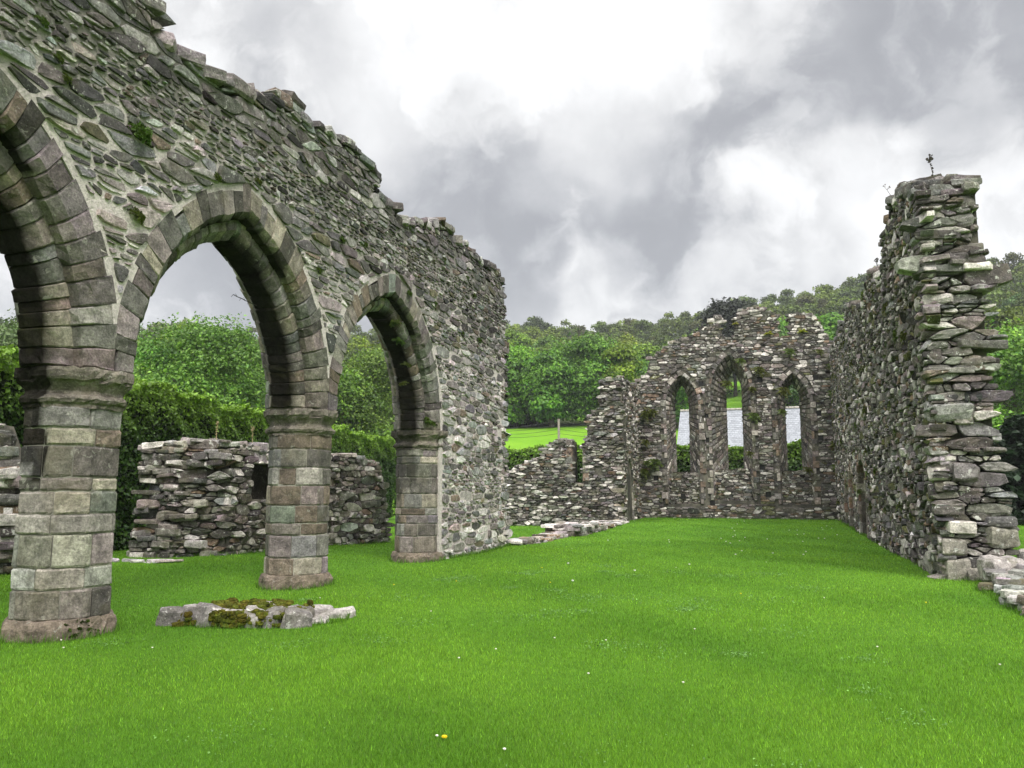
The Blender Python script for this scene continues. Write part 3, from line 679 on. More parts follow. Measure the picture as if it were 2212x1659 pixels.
for x,y,z,sx_,sy_,sz_,c in ((3.75,15.75,.25,.62,.6,.42,.33),(4.45,15.5,.3,.5,.5,.35,.2),(5.0,15.9,.3,.9,.7,.3,.42),(4.6,14.7,.2,.8,.6,.4,.26),(5.3,15.,.2,.8,.6,.4,.35),(4.75,16.4,.45,1.0,.6,.25,.4)):
    rock(mb,(x,y,z),(sx_,sy_,sz_),rng.normal()*.3,(0,0),(c,c*.97,c*.9),.45,.05)
part('boulders',mb,M_MOSSY,rf)
footing('threshold_stones','flat white stones flush with the grass in the gap before the dark hedge',[(-14.6,14.75,.05),(-13.6,15.0,.04),(-12.75,15.3,.06)],.16,.06,1,M_SLAB,pal_mix(.5,.15,(1,.99,.95),[]),(-13.6,15,0),(.25,.55))
mound=thing('stone_footing','oblong heap of pale stones with bright moss in the grass before the middle pier','stone footing',(-6.,9.,0))
mb=MB()
e=np.array([.97,.22]); e/=np.linalg.norm(e); nn=np.array([-e[1],e[0]]); o0=np.array([-6.12,8.74])
spec=[]
for k in range(7): spec.append((-.95+k*.31+rng.normal()*.03,-.33+rng.normal()*.03,.27+.05*rng.random(),.34,.3))
for k in range(6): spec.append((-.8+k*.33+rng.normal()*.03,.02+rng.normal()*.03,.27,.36,.34))
for k in range(6): spec.append((-.7+k*.32+rng.normal()*.03,.36+rng.normal()*.03,.2,.34,.3))
spec+=[(1.25,.25,.17,.55,.3),(1.1,-.15,.12,.35,.25),(-.45,-.3,.36,.36,.32),(.55,-.34,.33,.3,.3),(.85,-.42,.23,.4,.24)]
for (s,t,h,L,w) in spec:
    s*=.82; h*=.62; p=o0+e*s+nn*t; c=rng.choice([.42,.34,.2,.14,.38]); rock(mb,(p[0],p[1],h/2-.05),(L*rng.uniform(.7,.95),w*.92,h+.1),math.atan2(e[1],e[0])+rng.normal()*.25,(rng.normal()*.12,rng.normal()*.12),(c,c*.98,c*.92),rng.uniform(.28,.5),.06)
part('stones',mb,M_SLAB,mound)
mb=MB()
for k in range(420):
    s=rng.uniform(-.4,.4) if rng.random()<.7 else rng.uniform(-.78,.7); t=rng.uniform(-.50,-.36) if rng.random()<.6 else rng.uniform(-.25,.4)
    if abs(s+.38)<.12 and t<-.2: continue
    p=o0+e*s+nn*t; zz=rng.uniform(.12,.2) if t>-.34 else rng.uniform(.02,.17); rock(mb,(p[0],p[1],zz),(rng.uniform(.05,.13),rng.uniform(.05,.10),rng.uniform(.03,.07)),rng.random()*3,(0,0),np.array((.075,.092,.012))*rng.uniform(.5,1.3)+np.array((rng.random()*.025,0,0)),.9,.12)
part('moss',mb,M_MOSS,mound)

# ------------------------------------------------------------------ ground
def sheet(name,xs,ys,zf,mat,kind='structure'):
    X,Y=np.meshgrid(xs,ys); Z=zf(X,Y); n,m=X.shape
    i=np.arange(n*m).reshape(n,m); F=np.stack([i[:-1,:-1],i[:-1,1:],i[1:,1:],i[1:,:-1]],-1).reshape(-1,4)
    mb=MB(); mb.add(np.stack([X,Y,Z],-1).reshape(-1,3),F); me=mb.mesh(name,(0,0,0),True); me.materials.append(mat)
    o=bpy.data.objects.new(name,me); COL.objects.link(o); o['kind']=kind; return o
def grass_mat(name,a,b,c,s1=.35,s2=3.):
    m,nt,bs=newmat(name,.9,.15)
    tc=nt.nodes.new('ShaderNodeTexCoord').outputs['Object']
    k=mixc(nt,ramp(nt,noise(nt,tc,s1,5,.6),.35,.65),a,b); k=mixc(nt,ramp(nt,noise(nt,tc,s2,6,.7),.4,.7,0,.6),k,c)
    nt.links.new(k,bs.inputs['Base Color']); bump(nt,bs,noise(nt,tc,60,4,.7),.8,.03); return m
M_LAWN=grass_mat('lawn_grass',(.065,.17,.009),(.095,.225,.013),(.045,.12,.009))
M_HILL=None
sheet('lawn',np.concatenate([np.linspace(-60,-20,21),np.linspace(-19.5,9,115),np.linspace(10,60,26)]),np.concatenate([np.linspace(-14,2,9),np.linspace(2.4,46,140),np.linspace(47,66,10)]),lawn_z,M_LAWN)
SKYL=[(-400,700),(-100,700),(0,705),(300,708),(320,706),(400,700),(480,712),(560,722),(650,715),(790,703),(900,690),(1000,683),(1095,684),(1160,690),(1250,703),(1300,697),(1400,688),(1480,680),(1530,668),(1600,645),(1700,618),(1800,603),(1900,577),(2000,568),(2130,556),(2212,552),(2500,560)]
_sa=[];_se=[]
for px,py in SKYL:
    d=ray(px,py); _sa.append(math.atan2(d[0],d[1])); _se.append(math.tan(math.asin(d[2])))
DR=300.
def hill_z(x,y):
    x=np.asarray(x,float); y=np.asarray(y,float); D=np.hypot(x,y); a=np.arctan2(x,y)
    zr=np.interp(a,_sa,_se)*DR+EYE-8.
    zf=10.2
    t1=np.clip((D-58)/(112-58),0,1); z1=zf*(t1**1.25)
    t2=np.clip((D-112)/(DR-112),0,1); z2=(zr-zf)*(t2*.72+.28*t2*t2)
    z=z1+z2-np.clip((D-DR)/300,0,1)*25-.3*(D<58)
    z=z+np.clip((D-80)/60,0,1)*(1.2*np.sin(x*.07+1)*np.sin(y*.06)+.5*np.sin(x*.21)*np.cos(y*.17))
    b=(np.abs(a)>1.35)
    return np.where(b,-.3+np.clip((D-58)*.12,0,30),z)
m,nt,bs=newmat('hillside_cover',.95,.1)
tc=nt.nodes.new('ShaderNodeTexCoord').outputs['Object']
sxyz=nt.nodes.new('ShaderNodeSeparateXYZ'); nt.links.new(tc,sxyz.inputs[0])
grs=mixc(nt,ramp(nt,noise(nt,tc,.12,5,.6),.35,.65),(.11,.25,.014),(.15,.30,.02))
fst=mixc(nt,ramp(nt,noise(nt,tc,.2,5,.6),.35,.65),(.02,.035,.008),(.045,.06,.015))
vl=nt.nodes.new('ShaderNodeVectorMath'); vl.operation='LENGTH'; nt.links.new(tc,vl.inputs[0])
far=ramp(nt,vl.outputs['Value'],110,117)
# a grazed clearing in the wood beyond the gable
def near_pt(px,D,rad):
    d=az_dir(px)*D; vd=nt.nodes.new('ShaderNodeVectorMath'); vd.operation='DISTANCE'
    fl=nt.nodes.new('ShaderNodeVectorMath'); fl.operation='MULTIPLY'; nt.links.new(tc,fl.inputs[0]); fl.inputs[1].default_value=(1,1,0)
    nt.links.new(fl.outputs[0],vd.inputs[0]); vd.inputs[1].default_value=(d[0],d[1],0); return ramp(nt,vd.outputs['Value'],rad*.85,rad,1.,0.)
clear=near_pt(1592,150,34)
scar=near_pt(1462,262,7)
col=mixc(nt,mth(nt,'MULTIPLY',far,mth(nt,'SUBTRACT',1.,clear)),grs,fst); col=mixc(nt,scar,col,(.24,.17,.11))
nt.links.new(col,bs.inputs['Base Color']); bump(nt,bs,noise(nt,tc,1.5,6,.7),.6,.3)
M_HILL=m
th=np.linspace(-math.pi,math.pi,241); rr=np.concatenate([[0,40,52],np.linspace(58,320,75),[360,420,500,600,680]])
TT,RR=np.meshgrid(th,rr); X=RR*np.sin(TT); Y=RR*np.cos(TT); Z=hill_z(X,Y); Z=np.where(RR<57,-.35,Z)
i=np.arange(X.size).reshape(X.shape); F=np.stack([i[:-1,:-1],i[1:,:-1],i[1:,1:],i[:-1,1:]],-1).reshape(-1,4)
mb=MB(); mb.add(np.stack([X,Y,Z],-1).reshape(-1,3),F); me=mb.mesh('hillside',(0,0,0),True); me.materials.append(M_HILL)
o=bpy.data.objects.new('hillside',me); COL.objects.link(o); o['kind']='structure'

# ------------------------------------------------------------------ leaves, trees, hedges
def leaves(mb,C,size,col,nrm=None,spread=.8,elong=1.5):
    """one small folded leaf face per centre"""
    n=len(C); size=np.broadcast_to(np.asarray(size,float),(n,))
    d=rng.normal(0,1,(n,3)); 
    if nrm is not None: d=nrm+d*spread
    d/=np.linalg.norm(d,axis=1,keepdims=True)
    t=np.cross(d,rng.normal(0,1,(n,3))); t/=np.linalg.norm(t,axis=1,keepdims=True)+1e-9; b=np.cross(d,t)
    s=size[:,None]
    P=np.stack([C-t*s*.5*elong,C-b*s*.5+d*s*.12,C+t*s*.5*elong,C+b*s*.5+d*s*.12],1).reshape(-1,3)
    F=np.arange(4*n).reshape(n,4); mb.add(P,F,np.repeat(col,4,0))
def trunk(mb,h,r,forks,spread,col=(.07,.06,.045)):
    def tube(P,rad):
        P=np.array(P); k=7; V=[]
        for p,q in zip(P,rad):
            for a in range(k): V.append((p[0]+q*math.cos(a*6.283/k),p[1]+q*math.sin(a*6.283/k),p[2]))
        F=[[i*k+a,i*k+(a+1)%k,(i+1)*k+(a+1)%k,(i+1)*k+a] for i in range(len(P)-1) for a in range(k)]
        mb.add(V,np.array(F),col)
    tube([(0,0,-.6),(.05,0,h*.15),(.02,.06,h*.35),(0,0,h*.6),(.05,.05,h*.85)],[r*1.4,r,r*.8,r*.5,r*.15])
    for k in range(forks):
        a=rng.random()*6.28; z=h*rng.uniform(.25,.55); L=spread*rng.uniform(.6,1.)
        tube([(0,0,z),(math.cos(a)*L*.4,math.sin(a)*L*.4,z+h*.1),(math.cos(a)*L,math.sin(a)*L,z+h*.24)],[r*.5,r*.3,r*.08])
def crown_broad(h,w,nl,leaf,base,hi,lobes=26,low=.12):
    mb=MB(); cs=[]; 
    for k in range(lobes):
        a=rng.random()*6.283; u=rng.random()**.55; z=rng.uniform(low,.9)
        prof=math.sin(math.pi*min(1,max(.06,(z-low*.6)/(1.04-low*.6)))**.8)
        rad=w*.5*prof*u*.85; rl=w*rng.uniform(.13,.24)*(.7+.3*prof)
        cs.append((rad*math.cos(a),rad*math.sin(a),z*h,rl))
    cs.append((0,0,h*.9,w*.16)); cs=np.array(cs)
    per=(cs[:,3]**2); per=(per/per.sum()*nl).astype(int)
    for (x,y,z,rl),n in zip(cs,per):
        d=rng.normal(0,1,(n,3)); d/=np.linalg.norm(d,axis=1,keepdims=True); d[:,2]=np.where(d[:,2]<-.3,-d[:,2]*.6,d[:,2])
        rad=rl*(1-.4*rng.random(n)**2)*(1+.25*np.sin(d[:,0]*5+x)*np.sin(d[:,1]*6+y))
        C=np.array([x,y,z])+d*rad[:,None]*np.array([1,1,.85]); C[:,2]=np.maximum(C[:,2],h*.02)
        tone=rng.uniform(.62,1.35); f=rng.random(n)[:,None]
        col=(np.array(base)*(1-f)+np.array(hi)*f)*tone*np.exp(rng.normal(0,.22,(n,1)))
        leaves(mb,C,leaf*rng.uniform(.6,1.3,n),col,d+np.array([0,0,.5]),.7)
    return mb
def crown_conifer(h,w,nl,leaf,base):
    mb=MB(); tiers=26
    for k in range(tiers):
        z=h*(.1+.88*k/tiers); r=w*.5*(1-(k/tiers))**.8+.2; nb=9
        for b in range(nb):
            a=rng.random()*6.283; n=int(nl/tiers/nb); t=rng.random(n)**.7; L=r*rng.uniform(.7,1.1)
            C=np.stack([np.cos(a)*L*t+rng.normal(0,.18,n)*r*.4,np.sin(a)*L*t+rng.normal(0,.18,n)*r*.4,z-L*.22*t+rng.normal(0,.10,n)],1)
            leaves(mb,C,leaf*rng.uniform(.6,1.2,n),np.array(base)*np.exp(rng.normal(0,.3,(n,1))),np.tile([0,0,1.],(n,1)),.6)
    return mb
def tree_proto(name,label,group,crown,h,r,sp,forks=5):
    t=thing(name,label,'tree',(0,0,0),group)
    m=MB(); trunk(m,h,r,forks,sp); part('trunk',m,M_BARK,t); part('crown',crown,M_LEAF,t); t['_h']=h; return t
G1=((.046,.105,.012),(.15,.25,.022)); G2=((.075,.155,.012),(.22,.34,.025)); G3=((.028,.06,.012),(.08,.135,.02)); G4=((.05,.075,.02),(.09,.12,.03))
PRO={}
PRO['oak']=[tree_proto('broadleaf_tree','mid green domed broadleaf tree among the wood covering the hillside','mid green trees on the wooded hillside',crown_broad(11,11,8000,.36,*G1),11,.35,3.2) for _ in range(3)]
PRO['lime']=[tree_proto('broadleaf_tree','bright yellowish green round tree standing out in the hillside wood','bright green trees on the wooded hillside',crown_broad(11.5,10,8000,.35,*G2),11,.33,3.) for _ in range(2)]
PRO['dark']=[tree_proto('broadleaf_tree','dark dull green bushy tree in the hollows of the hillside wood','dark green trees on the wooded hillside',crown_broad(10,10,7000,.35,*G3,lobes=30,low=.06),10,.3,3.) for _ in range(2)]
PRO['fir']=[tree_proto('conifer_tree','dark pointed conifer rising from the skyline of the wooded hill','conifers on the skyline',crown_conifer(13,6,4200,.42,(.018,.032,.014)),13,.25,1.,0)]
used={}
NT=0
def put(kind,x,y,z,s,sz=None,label=None,group=None):
    global NT
    lst=PRO[kind]; p=lst[rng.integers(len(lst))]
    if p.name not in used: used[p.name]=1; o=p
    else: o=copy_tree(p)
    o.location=(x,y,z); o.rotation_euler=(0,0,rng.random()*6.28); s_=s*rng.uniform(.95,1.05); o.scale=(s_,s_,sz or s_*rng.uniform(.88,1.08))
    if label: o['label']=label; o['group']=group or ''
    if label and not group: del o['group']
    NT+=1; return o
amin,amax=math.atan2(*az_dir(-90)),math.atan2(*az_dir(2300))
D=113.; row=0
while D<203:
    cw=8.4 if D<150 else 7.9; a=amin+rng.random()*cw/D
    while a<amax:
        dd=D+rng.normal()*2.5; aa=a+rng.normal()*.012; x,y=dd*math.sin(aa),dd*math.cos(aa); ok=True
        px=1106+FPX*math.tan(aa+YAW)                     # bearing as read on the photograph, for the clearing and scar
        if 1545<px<1640 and D<188: ok=False
        if abs(px-1462)<22 and 245<D<275: ok=False
        if D>125 and (105<px<255 or 640<px<705 or 900<px<1070 or 1960<px<2110): ok=False
        if ok:
            u=rng.random(); right=px>1500
            low=D<150
            k='oak' if u<.45 else 'lime' if u<(.80 if not right else .66) else 'dark'
            s=(1. if D<150 else .92)*rng.uniform(.75,1.2)
            put(k,x,y,float(hill_z(x,y))-.3,s)
        a+=cw/D*rng.uniform(.8,1.2)
    D+=cw*(1.35 if D<150 else 1.75); row+=1
for k in range(24):
    px=304+7.8*k+rng.normal()*2; D=rng.uniform(300,312); d_=az_dir(px)*D; put('fir',d_[0],d_[1],float(hill_z(d_[0],d_[1]))+1.,rng.uniform(.5,.68))
_pc=[]
for q in range(7):
    m_=crown_broad(8.5,9.5,1500,.46,(.5,.5,.5),(1.25,1.25,1.25),lobes=15,low=.04); _pc.append((np.concatenate(m_.v),np.concatenate(m_.f),np.concatenate(m_.c)))
mb=MB(); D=204.
while D<316:
    a=amin
    while a<amax:
        px=1106+FPX*math.tan(a+YAW)
        if not (105<px<250 or 640<px<700 or 905<px<1065) and not (abs(px-1462)<20 and 243<D<275):
            dd=D+rng.normal()*3; x,y=dd*math.sin(a),dd*math.cos(a); V_,F_2,C_=_pc[rng.integers(7)]; t=rng.random()*6.28; k=rng.uniform(.75,1.2); ct,st_=math.cos(t)*k,math.sin(t)*k
            W_=np.stack([V_[:,0]*ct-V_[:,1]*st_+x,V_[:,0]*st_+V_[:,1]*ct+y,V_[:,2]*k*rng.uniform(.85,1.1)+float(hill_z(x,y))-.6],1)
            u=rng.random(); base_=np.array((.095,.19,.022) if u<.5 else (.14,.25,.024) if u<.78 else (.05,.10,.02) if u<.93 else (.12,.16,.03))*rng.uniform(.75,1.2)
            mb.add(W_,F_2,C_*base_)
        a+=6.6/D*rng.uniform(.75,1.25)
    D+=8.5
fw=part('far_wood',mb,M_LEAF); fw['kind']='stuff'; fw['category']='wood'; fw['label']='dense distant woodland covering the upper slope of the hill up to the skyline'
def at(px,D): d=az_dir(px)*D; return d[0],d[1]
# nearer single trees
def near_tree(name,label,px,D,top,w,pal,leaf,nl,lobes=34,low=.05,cone=False,z=None):
    x,y=at(px,D); d=ray(px,top); zt=EYE+D*d[2]/math.hypot(d[0],d[1]); z0=float(max(hill_z(x,y),-.1)) if z is None else z; h=zt-z0
    t=thing(name,label,'tree',(0,0,0)); m=MB(); trunk(m,h,.3,6,w*.3); part('trunk',m,M_BARK,t)
    part('crown',crown_conifer(h*1.02,w,nl,leaf,pal[0]) if cone else crown_broad(h*1.03,w,nl,leaf,*pal,lobes=lobes,low=low),M_LEAF,t); t.location=(x,y,z0)
GA=((.055,.13,.014),(.145,.25,.028))
near_tree('ash_tree','tall feathery light green tree filling the middle of the centre arch',430,56,706,12.5,GA,.15,38000,70)
near_tree('ash_tree','light green tree left of centre in the middle arch, beside the near pier',318,60,745,10,GA,.16,24000,56)
near_tree('ash_tree','dark green rounded tree at the right side of the middle arch',560,64,768,9.5,(G1[0],G1[1]),.17,24000,56)
near_tree('ash_tree','green tree low behind the hedge, right of the middle arch centre',505,70,735,9,(G1[0],GA[1]),.17,18000,46)
near_tree('broadleaf_tree','bright green bushy tree seen through the narrow third arch',805,72,762,12,(GA[0],(.16,.26,.025)),.17,30000,64)
near_tree('broadleaf_tree','darker green tree behind the hedge just right of the middle pier',735,68,800,9,G1,.18,18000,46)
near_tree('broadleaf_tree','pale grey green tree at the left edge beyond the bright hedge',25,48,682,8,((.075,.11,.035),(.13,.165,.06)),.15,22000,50)
near_tree('broadleaf_tree','pale green bushy tree at the right edge beside the tall broken wall',2205,70,715,13,(GA[0],(.16,.26,.025)),.2,26000,56)
near_tree('conifer_tree','dark drooping evergreen filling the right edge below the pale tree',2215,44,900,8.5,((.014,.026,.010),(.014,.026,.01)),.26,11000,cone=True,z=-.1)
near_tree('broadleaf_tree','large rounded green tree behind the stub wall at the field edge',1270,115,738,15,G1,.26,26000,64)
near_tree('broadleaf_tree','large yellowish green tree left of the stub wall, nearest the field',1115,118,762,14,(G2[0],(.18,.285,.022)),.26,24000,60)
near_tree('pine_tree','dark flat topped pine above the left shoulder of the gable',1596,150,655,15,((.012,.022,.010),(.024,.036,.014)),.5,13000,40,.25)
near_tree('conifer_tree','slim dark spruce on the skyline left of the flat topped pine',1548,150,668,9,((.03,.045,.02),(.02,.03,.01)),.4,5000,cone=True)

def hedge(label,line,h,depth,n,leaf,base,hi,loc,bumps=.1):
    t=thing('hedge',label,'hedge',loc); P=np.array(line,float); d=np.linalg.norm(np.diff(P,axis=0),axis=1); s=np.concatenate([[0],np.cumsum(d)]); L=s[-1]
    def pos(q):
        x=np.interp(q,s,P[:,0]); y=np.interp(q,s,P[:,1]); i=np.clip(np.searchsorted(s,q,'right')-1,0,len(d)-1); e=(P[i+1]-P[i])/d[i][:,None]; return np.stack([x,y],1),np.stack([-e[:,1],e[:,0]],1)
    prof=lambda q:h*(1+.02*np.sin(q*.8)+.015*np.sin(q*2.3)+.010*np.sin(q*5.1))
    # dark twiggy inside
    q=np.linspace(0,L,60); p,nr=pos(q); hh=prof(q)-.22; V=[]
    for (w,f) in ((.55,0),(.5,.9),(.65,.985),(depth-.3,.985),(depth-.22,.0)):
        V.append(np.concatenate([p+nr*w,(hh*f-.1*(f==0))[:,None]],1))
    V=np.concatenate(V); i=np.arange(59); F=np.concatenate([np.stack([r*60+i,r*60+i+1,(r+1)*60+i+1,(r+1)*60+i],1) for r in range(4)])
    mb=MB(); mb.add(V,F,(.010,.017,.005)); part('twig_core',mb,M_CORE,t)
    nf=int(n*.62); q=rng.random(nf)*L; p,nr=pos(q); z=rng.random(nf)*prof(q)
    g=.06*np.sin(q*2.1+z*1.3)+.05*np.sin(q*5.+z*4.1+1)+.04*np.sin(z*7+q*1.7)
    w=.12+g*1.1+rng.exponential(.06,nf); C=np.concatenate([p+nr*w[:,None],z[:,None]],1); n1=np.concatenate([-nr,np.full((nf,1),.45)],1)
    nt_=n-nf; q2=rng.random(nt_)*L; p2,nr2=pos(q2); w2=rng.random(nt_)*depth; z2=prof(q2)+.05*np.sin(q2*2.3+w2*3)+rng.exponential(.035,nt_)-.06
    C2=np.concatenate([p2+nr2*w2[:,None],z2[:,None]],1); n2=np.concatenate([nr2*0,np.ones((nt_,1))],1)
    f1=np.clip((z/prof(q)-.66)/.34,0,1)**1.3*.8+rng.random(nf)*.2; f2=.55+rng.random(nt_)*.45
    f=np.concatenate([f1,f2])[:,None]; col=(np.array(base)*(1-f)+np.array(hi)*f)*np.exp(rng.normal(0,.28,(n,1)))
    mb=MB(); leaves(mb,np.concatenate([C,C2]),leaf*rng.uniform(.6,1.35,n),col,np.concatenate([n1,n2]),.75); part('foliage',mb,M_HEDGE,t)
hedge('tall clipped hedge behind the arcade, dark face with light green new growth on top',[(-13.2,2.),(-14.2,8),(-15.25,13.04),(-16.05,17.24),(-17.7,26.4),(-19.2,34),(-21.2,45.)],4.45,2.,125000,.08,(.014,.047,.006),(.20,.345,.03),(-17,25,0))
hedge('clipped dark hedge behind the gable and stub wall, below the field and slate roof',[(-23,51.5),(-8,51.),(0,51),(9,50.5)],4.25,1.8,36000,.14,(.014,.047,.006),(.18,.31,.028),(-6,51,0))

# ------------------------------------------------------------------ house with a slate roof beyond the gable
house=thing('house','long low house with a pale blue grey slate roof seen through the three lancets','house',(1.5,76,0))
ez,rz_,y0,y1=5.25,8.95,72.6,77.; HX0,HX1=-7.45,11.
mb=MB(); mb.add([(HX0+.3,y0+.5,-1),(HX1-.3,y0+.5,-1),(HX1-.3,y0+.5,ez),(HX0+.3,y0+.5,ez),(HX0+.3,2*y1-y0-.5,-1),(HX1-.3,2*y1-y0-.5,-1),(HX1-.3,2*y1-y0-.5,ez),(HX0+.3,2*y1-y0-.5,ez),(HX0+.3,y1,rz_-.25),(HX1-.3,y1,rz_-.25)],[np.array([[0,1,2,3],[5,4,7,6]]),np.array([[4,0,3,8,7]]),np.array([[1,5,6,9,2]])],(.5,.48,.44)); part('wall',mb,M_PLAIN,house)
def roof(sgn):
    nr=20; V=[];F=[];C=[]; k=0
    for r in range(nr):
        t0,t1=r/nr,(r+1.12)/nr; x=HX0-(.14 if r%2 else 0)
        while x<HX1:
            w=.30; x0,x1=max(x+.006,HX0),min(x+w-.006,HX1)
            if x1>x0:
                P=lambda t,lift:(y1-sgn*(y1-y0)*(1-t),ez+(rz_-ez)*t+lift)
                ya,za=P(t0,.035+rng.random()*.01); yb,zb=P(t1,.012); yc_,zc=P(t0,0)
                V+= [(x0,ya,za),(x1,ya,za),(x1,yb,zb),(x0,yb,zb),(x0,yc_,zc),(x1,yc_,zc)]; F+=[[k,k+1,k+2,k+3],[k+4,k+5,k+1,k]]; k+=6
                c=np.array((.235,.245,.27))*rng.uniform(.82,1.15); C+=[c]*6
            x+=w
    return V,np.array(F),np.array(C)
mb=MB()
for sgn in (1,-1): mb.add(*roof(sgn))
for (sg) in (1,-1): mb.add([(HX0,y1-sg*(y1-y0),ez-.03),(HX1,y1-sg*(y1-y0),ez-.03),(HX1,y1,rz_-.03),(HX0,y1,rz_-.03)],np.array([[0,1,2,3]]),(.1,.1,.1))
rf_=part('roof',mb,M_SLATE,house)
mb=MB()
x=HX0
while x<HX1: rock(mb,(x+.22,y1,rz_+.05),(.46,.34,.16),0,(0,0),(.42,.38,.34),.3,.01); x+=.46
part('ridge_tiles',mb,M_SLATE,rf_)

# ------------------------------------------------------------------ field post with wires
px0,py0=at(1208,58.5); zb=float(hill_z(px0,py0))
def tubep(mb,A,B,r0,r1,col,k=6):
    A,B=np.array(A,float),np.array(B,float); e=B-A; e/=np.linalg.norm(e); t=np.cross(e,[.3,.9,.1]); t/=np.linalg.norm(t); b=np.cross(e,t); V=[]
    for p,r in ((A,r0),(B,r1)):
        for a in range(k): V.append(p+(t*math.cos(a*6.283/k)+b*math.sin(a*6.283/k))*r)
    F=[[a,(a+1)%k,k+(a+1)%k,k+a] for a in range(k)]; mb.add(V,[np.array(F),np.arange(k,2*k)[None]],col)
fp=thing('wire_fence','grey wooden post with sagging dark wires across the bright field','fence',(px0,py0,zb))
d1_=ray(1208,905); ztop=EYE+58.5*d1_[2]/math.hypot(d1_[0],d1_[1])
mb=MB(); tubep(mb,(px0,py0,zb-.3),(px0,py0,ztop),.10,.085,(.30,.27,.22),8); part('post',mb,M_WOOD,fp)
mb=MB()
for j in range(4):
    for (qx,qd,qp) in ((1040,70,925),(1400,70,926)):
        ex,ey=at(qx,qd); dd=ray(qx,qp); ezz=EYE+qd*dd[2]/math.hypot(dd[0],dd[1])-j*.22
        A=np.array((px0,py0,ztop-.1-j*.32)); B=np.array((ex,ey,ezz)); prev=A
        for q in np.linspace(0,1,9)[1:]:
            P=A*(1-q)+B*q-np.array((0,0,.45*4*q*(1-q)*.5)); tubep(mb,prev,P,.012,.012,(.05,.05,.055),4); prev=P
part('wires',mb,M_PLAIN,fp)

# ------------------------------------------------------------------ plants on the masonry
def tuft_mesh(n,L,w,base,droop=.6,frond=True):
    mb=MB()
    for k in range(n):
        a=rng.random()*6.283; l=L*rng.uniform(.5,1.1); el=rng.uniform(.2,1.3); d=np.array([math.cos(a)*math.cos(el),math.sin(a)*math.cos(el),math.sin(el)]); s=np.cross(d,[0,0,1.]); s/=np.linalg.norm(s)+1e-9
        col=np.array(base)*rng.uniform(.6,1.4); pts=[d*l*t+np.array([0,0,-droop*l*t*t]) for t in (0,.35,.7,1.)]
        if frond:
            C=[];
            for t in np.linspace(.15,1,7):
                p=d*l*t+np.array([0,0,-droop*l*t*t]); C+=[p+s*w*(1.1-t),p-s*w*(1.1-t)]
            leaves(mb,np.array(C),w*1.1,np.tile(col,(len(C),1)),np.tile(np.cross(s,d),(len(C),1)),.5,1.8)
        else:
            V=[]
            for p,ww in zip(pts,(1,.9,.6,.05)): V+=[p-s*w*ww,p+s*w*ww]
            mb.add(V,np.array([[0,1,3,2],[2,3,5,4],[4,5,7,6]]),col)
    return mb
def proto_plant(name,label,cat,mb,group=None):
    o=part(name,mb,M_FERN); tag(o,label,cat,group); return o
fern=proto_plant('fern','green fern tuft growing out of a joint in the arcade wall','fern',tuft_mesh(26,.15,.022,(.075,.11,.018)),'ferns on the arcade wall')
def wall_pt(px,py,x): d=ray(px,py); return CAM+d*(x/d[0])
first=True
for px,py,s in ((305,290,2.),(145,172,.8),(95,50,.9),(130,130,.7),(320,180,.6),(470,385,1.),(740,520,.9),(790,530,.8),(885,635,1.),(960,560,.8),(1025,640,.9),(1010,600,.8),(690,585,.8),(1035,735,1.2),(1000,720,.8),(300,470,1.3),(560,395,.8),(940,655,.8)):
    P=wall_pt(px,py,XF+.03); o=fern if first else fern.copy()
    if not first: COL.objects.link(o)
    first=False; o.location=P; o.scale=(s,)*3; o.rotation_euler=(0,R(55),rng.random()*.5)
fr2=fern.copy(); COL.objects.link(fr2); tag(fr2,'drooping fern hanging in the recess of an arch','fern','ferns hanging inside the arches'); 
for i,(px,py,xx,s) in enumerate(((655,680,-7.3,1.6),(663,720,-7.3,1.4),(650,640,-7.3,1.1),(672,755,-7.3,1.1),(850,700,-7.3,1.3),(862,740,-7.3,1.3),(880,790,-7.3,1.1),(925,915,-7.25,1.9),(125,440,-7.3,1.),(870,830,-7.3,1.))):
    o=fr2 if i==0 else fr2.copy()
    if i: COL.objects.link(o)
    P=wall_pt(px,py,xx); o.location=P; o.scale=(s,)*3; o.rotation_euler=(0,R(30),rng.random()*6)
M_TUFT=tuft_mesh(34,.42,.05,(.085,.115,.016))
ivy=proto_plant('wall_plant','olive green weed clump rooted in the masonry round the gable and side wall','wall plant',M_TUFT,'weed clumps on the far walls')
lst=[(1810,900,43.5),(1806,960,43.5),(1800,850,43.5),(1808,1010,43.5),(1795,790,43.4),(1812,780,43.4),(1395,895,43.4),(1393,955,43.4),(1398,1000,43.4),(1390,1020,43.4),(1415,1000,43.4),(1625,840,43.5),(1628,900,43.5),(1620,980,43.3),(1640,800,43.5),(1745,1015,43.3),(1692,845,43.4),(1690,890,43.4),(1410,890,43.4),(1705,760,43.4),(1770,760,43.4),(1600,780,43.4),(1570,830,43.4)]
for i,(px,py,Y) in enumerate(lst):
    d=ray(px,py); P=CAM+d*((Y-.05)/d[1]); o=ivy if i==0 else ivy.copy()
    if i: COL.objects.link(o)
    o.location=P; s=rng.uniform(.6,1.2); o.scale=(s,)*3; o.rotation_euler=(R(50),0,rng.random()*.6)
for k in range(46):
    u=rng.uniform(2,26.5); z=rng.uniform(.8,7.6); P=np.array((SX0,SY0,0))+SU*u+SN*.04; o=ivy.copy(); COL.objects.link(o); o.location=(P[0],P[1],z); s=rng.uniform(.3,.62); o.scale=(s,)*3; o.rotation_euler=(0,R(-60),rng.random())
yel=proto_plant('wall_plant','yellow flowering weed tuft on the ledge near the gable top','wall plant',tuft_mesh(30,.4,.05,(.26,.27,.02)),'yellow weeds on the gable top')
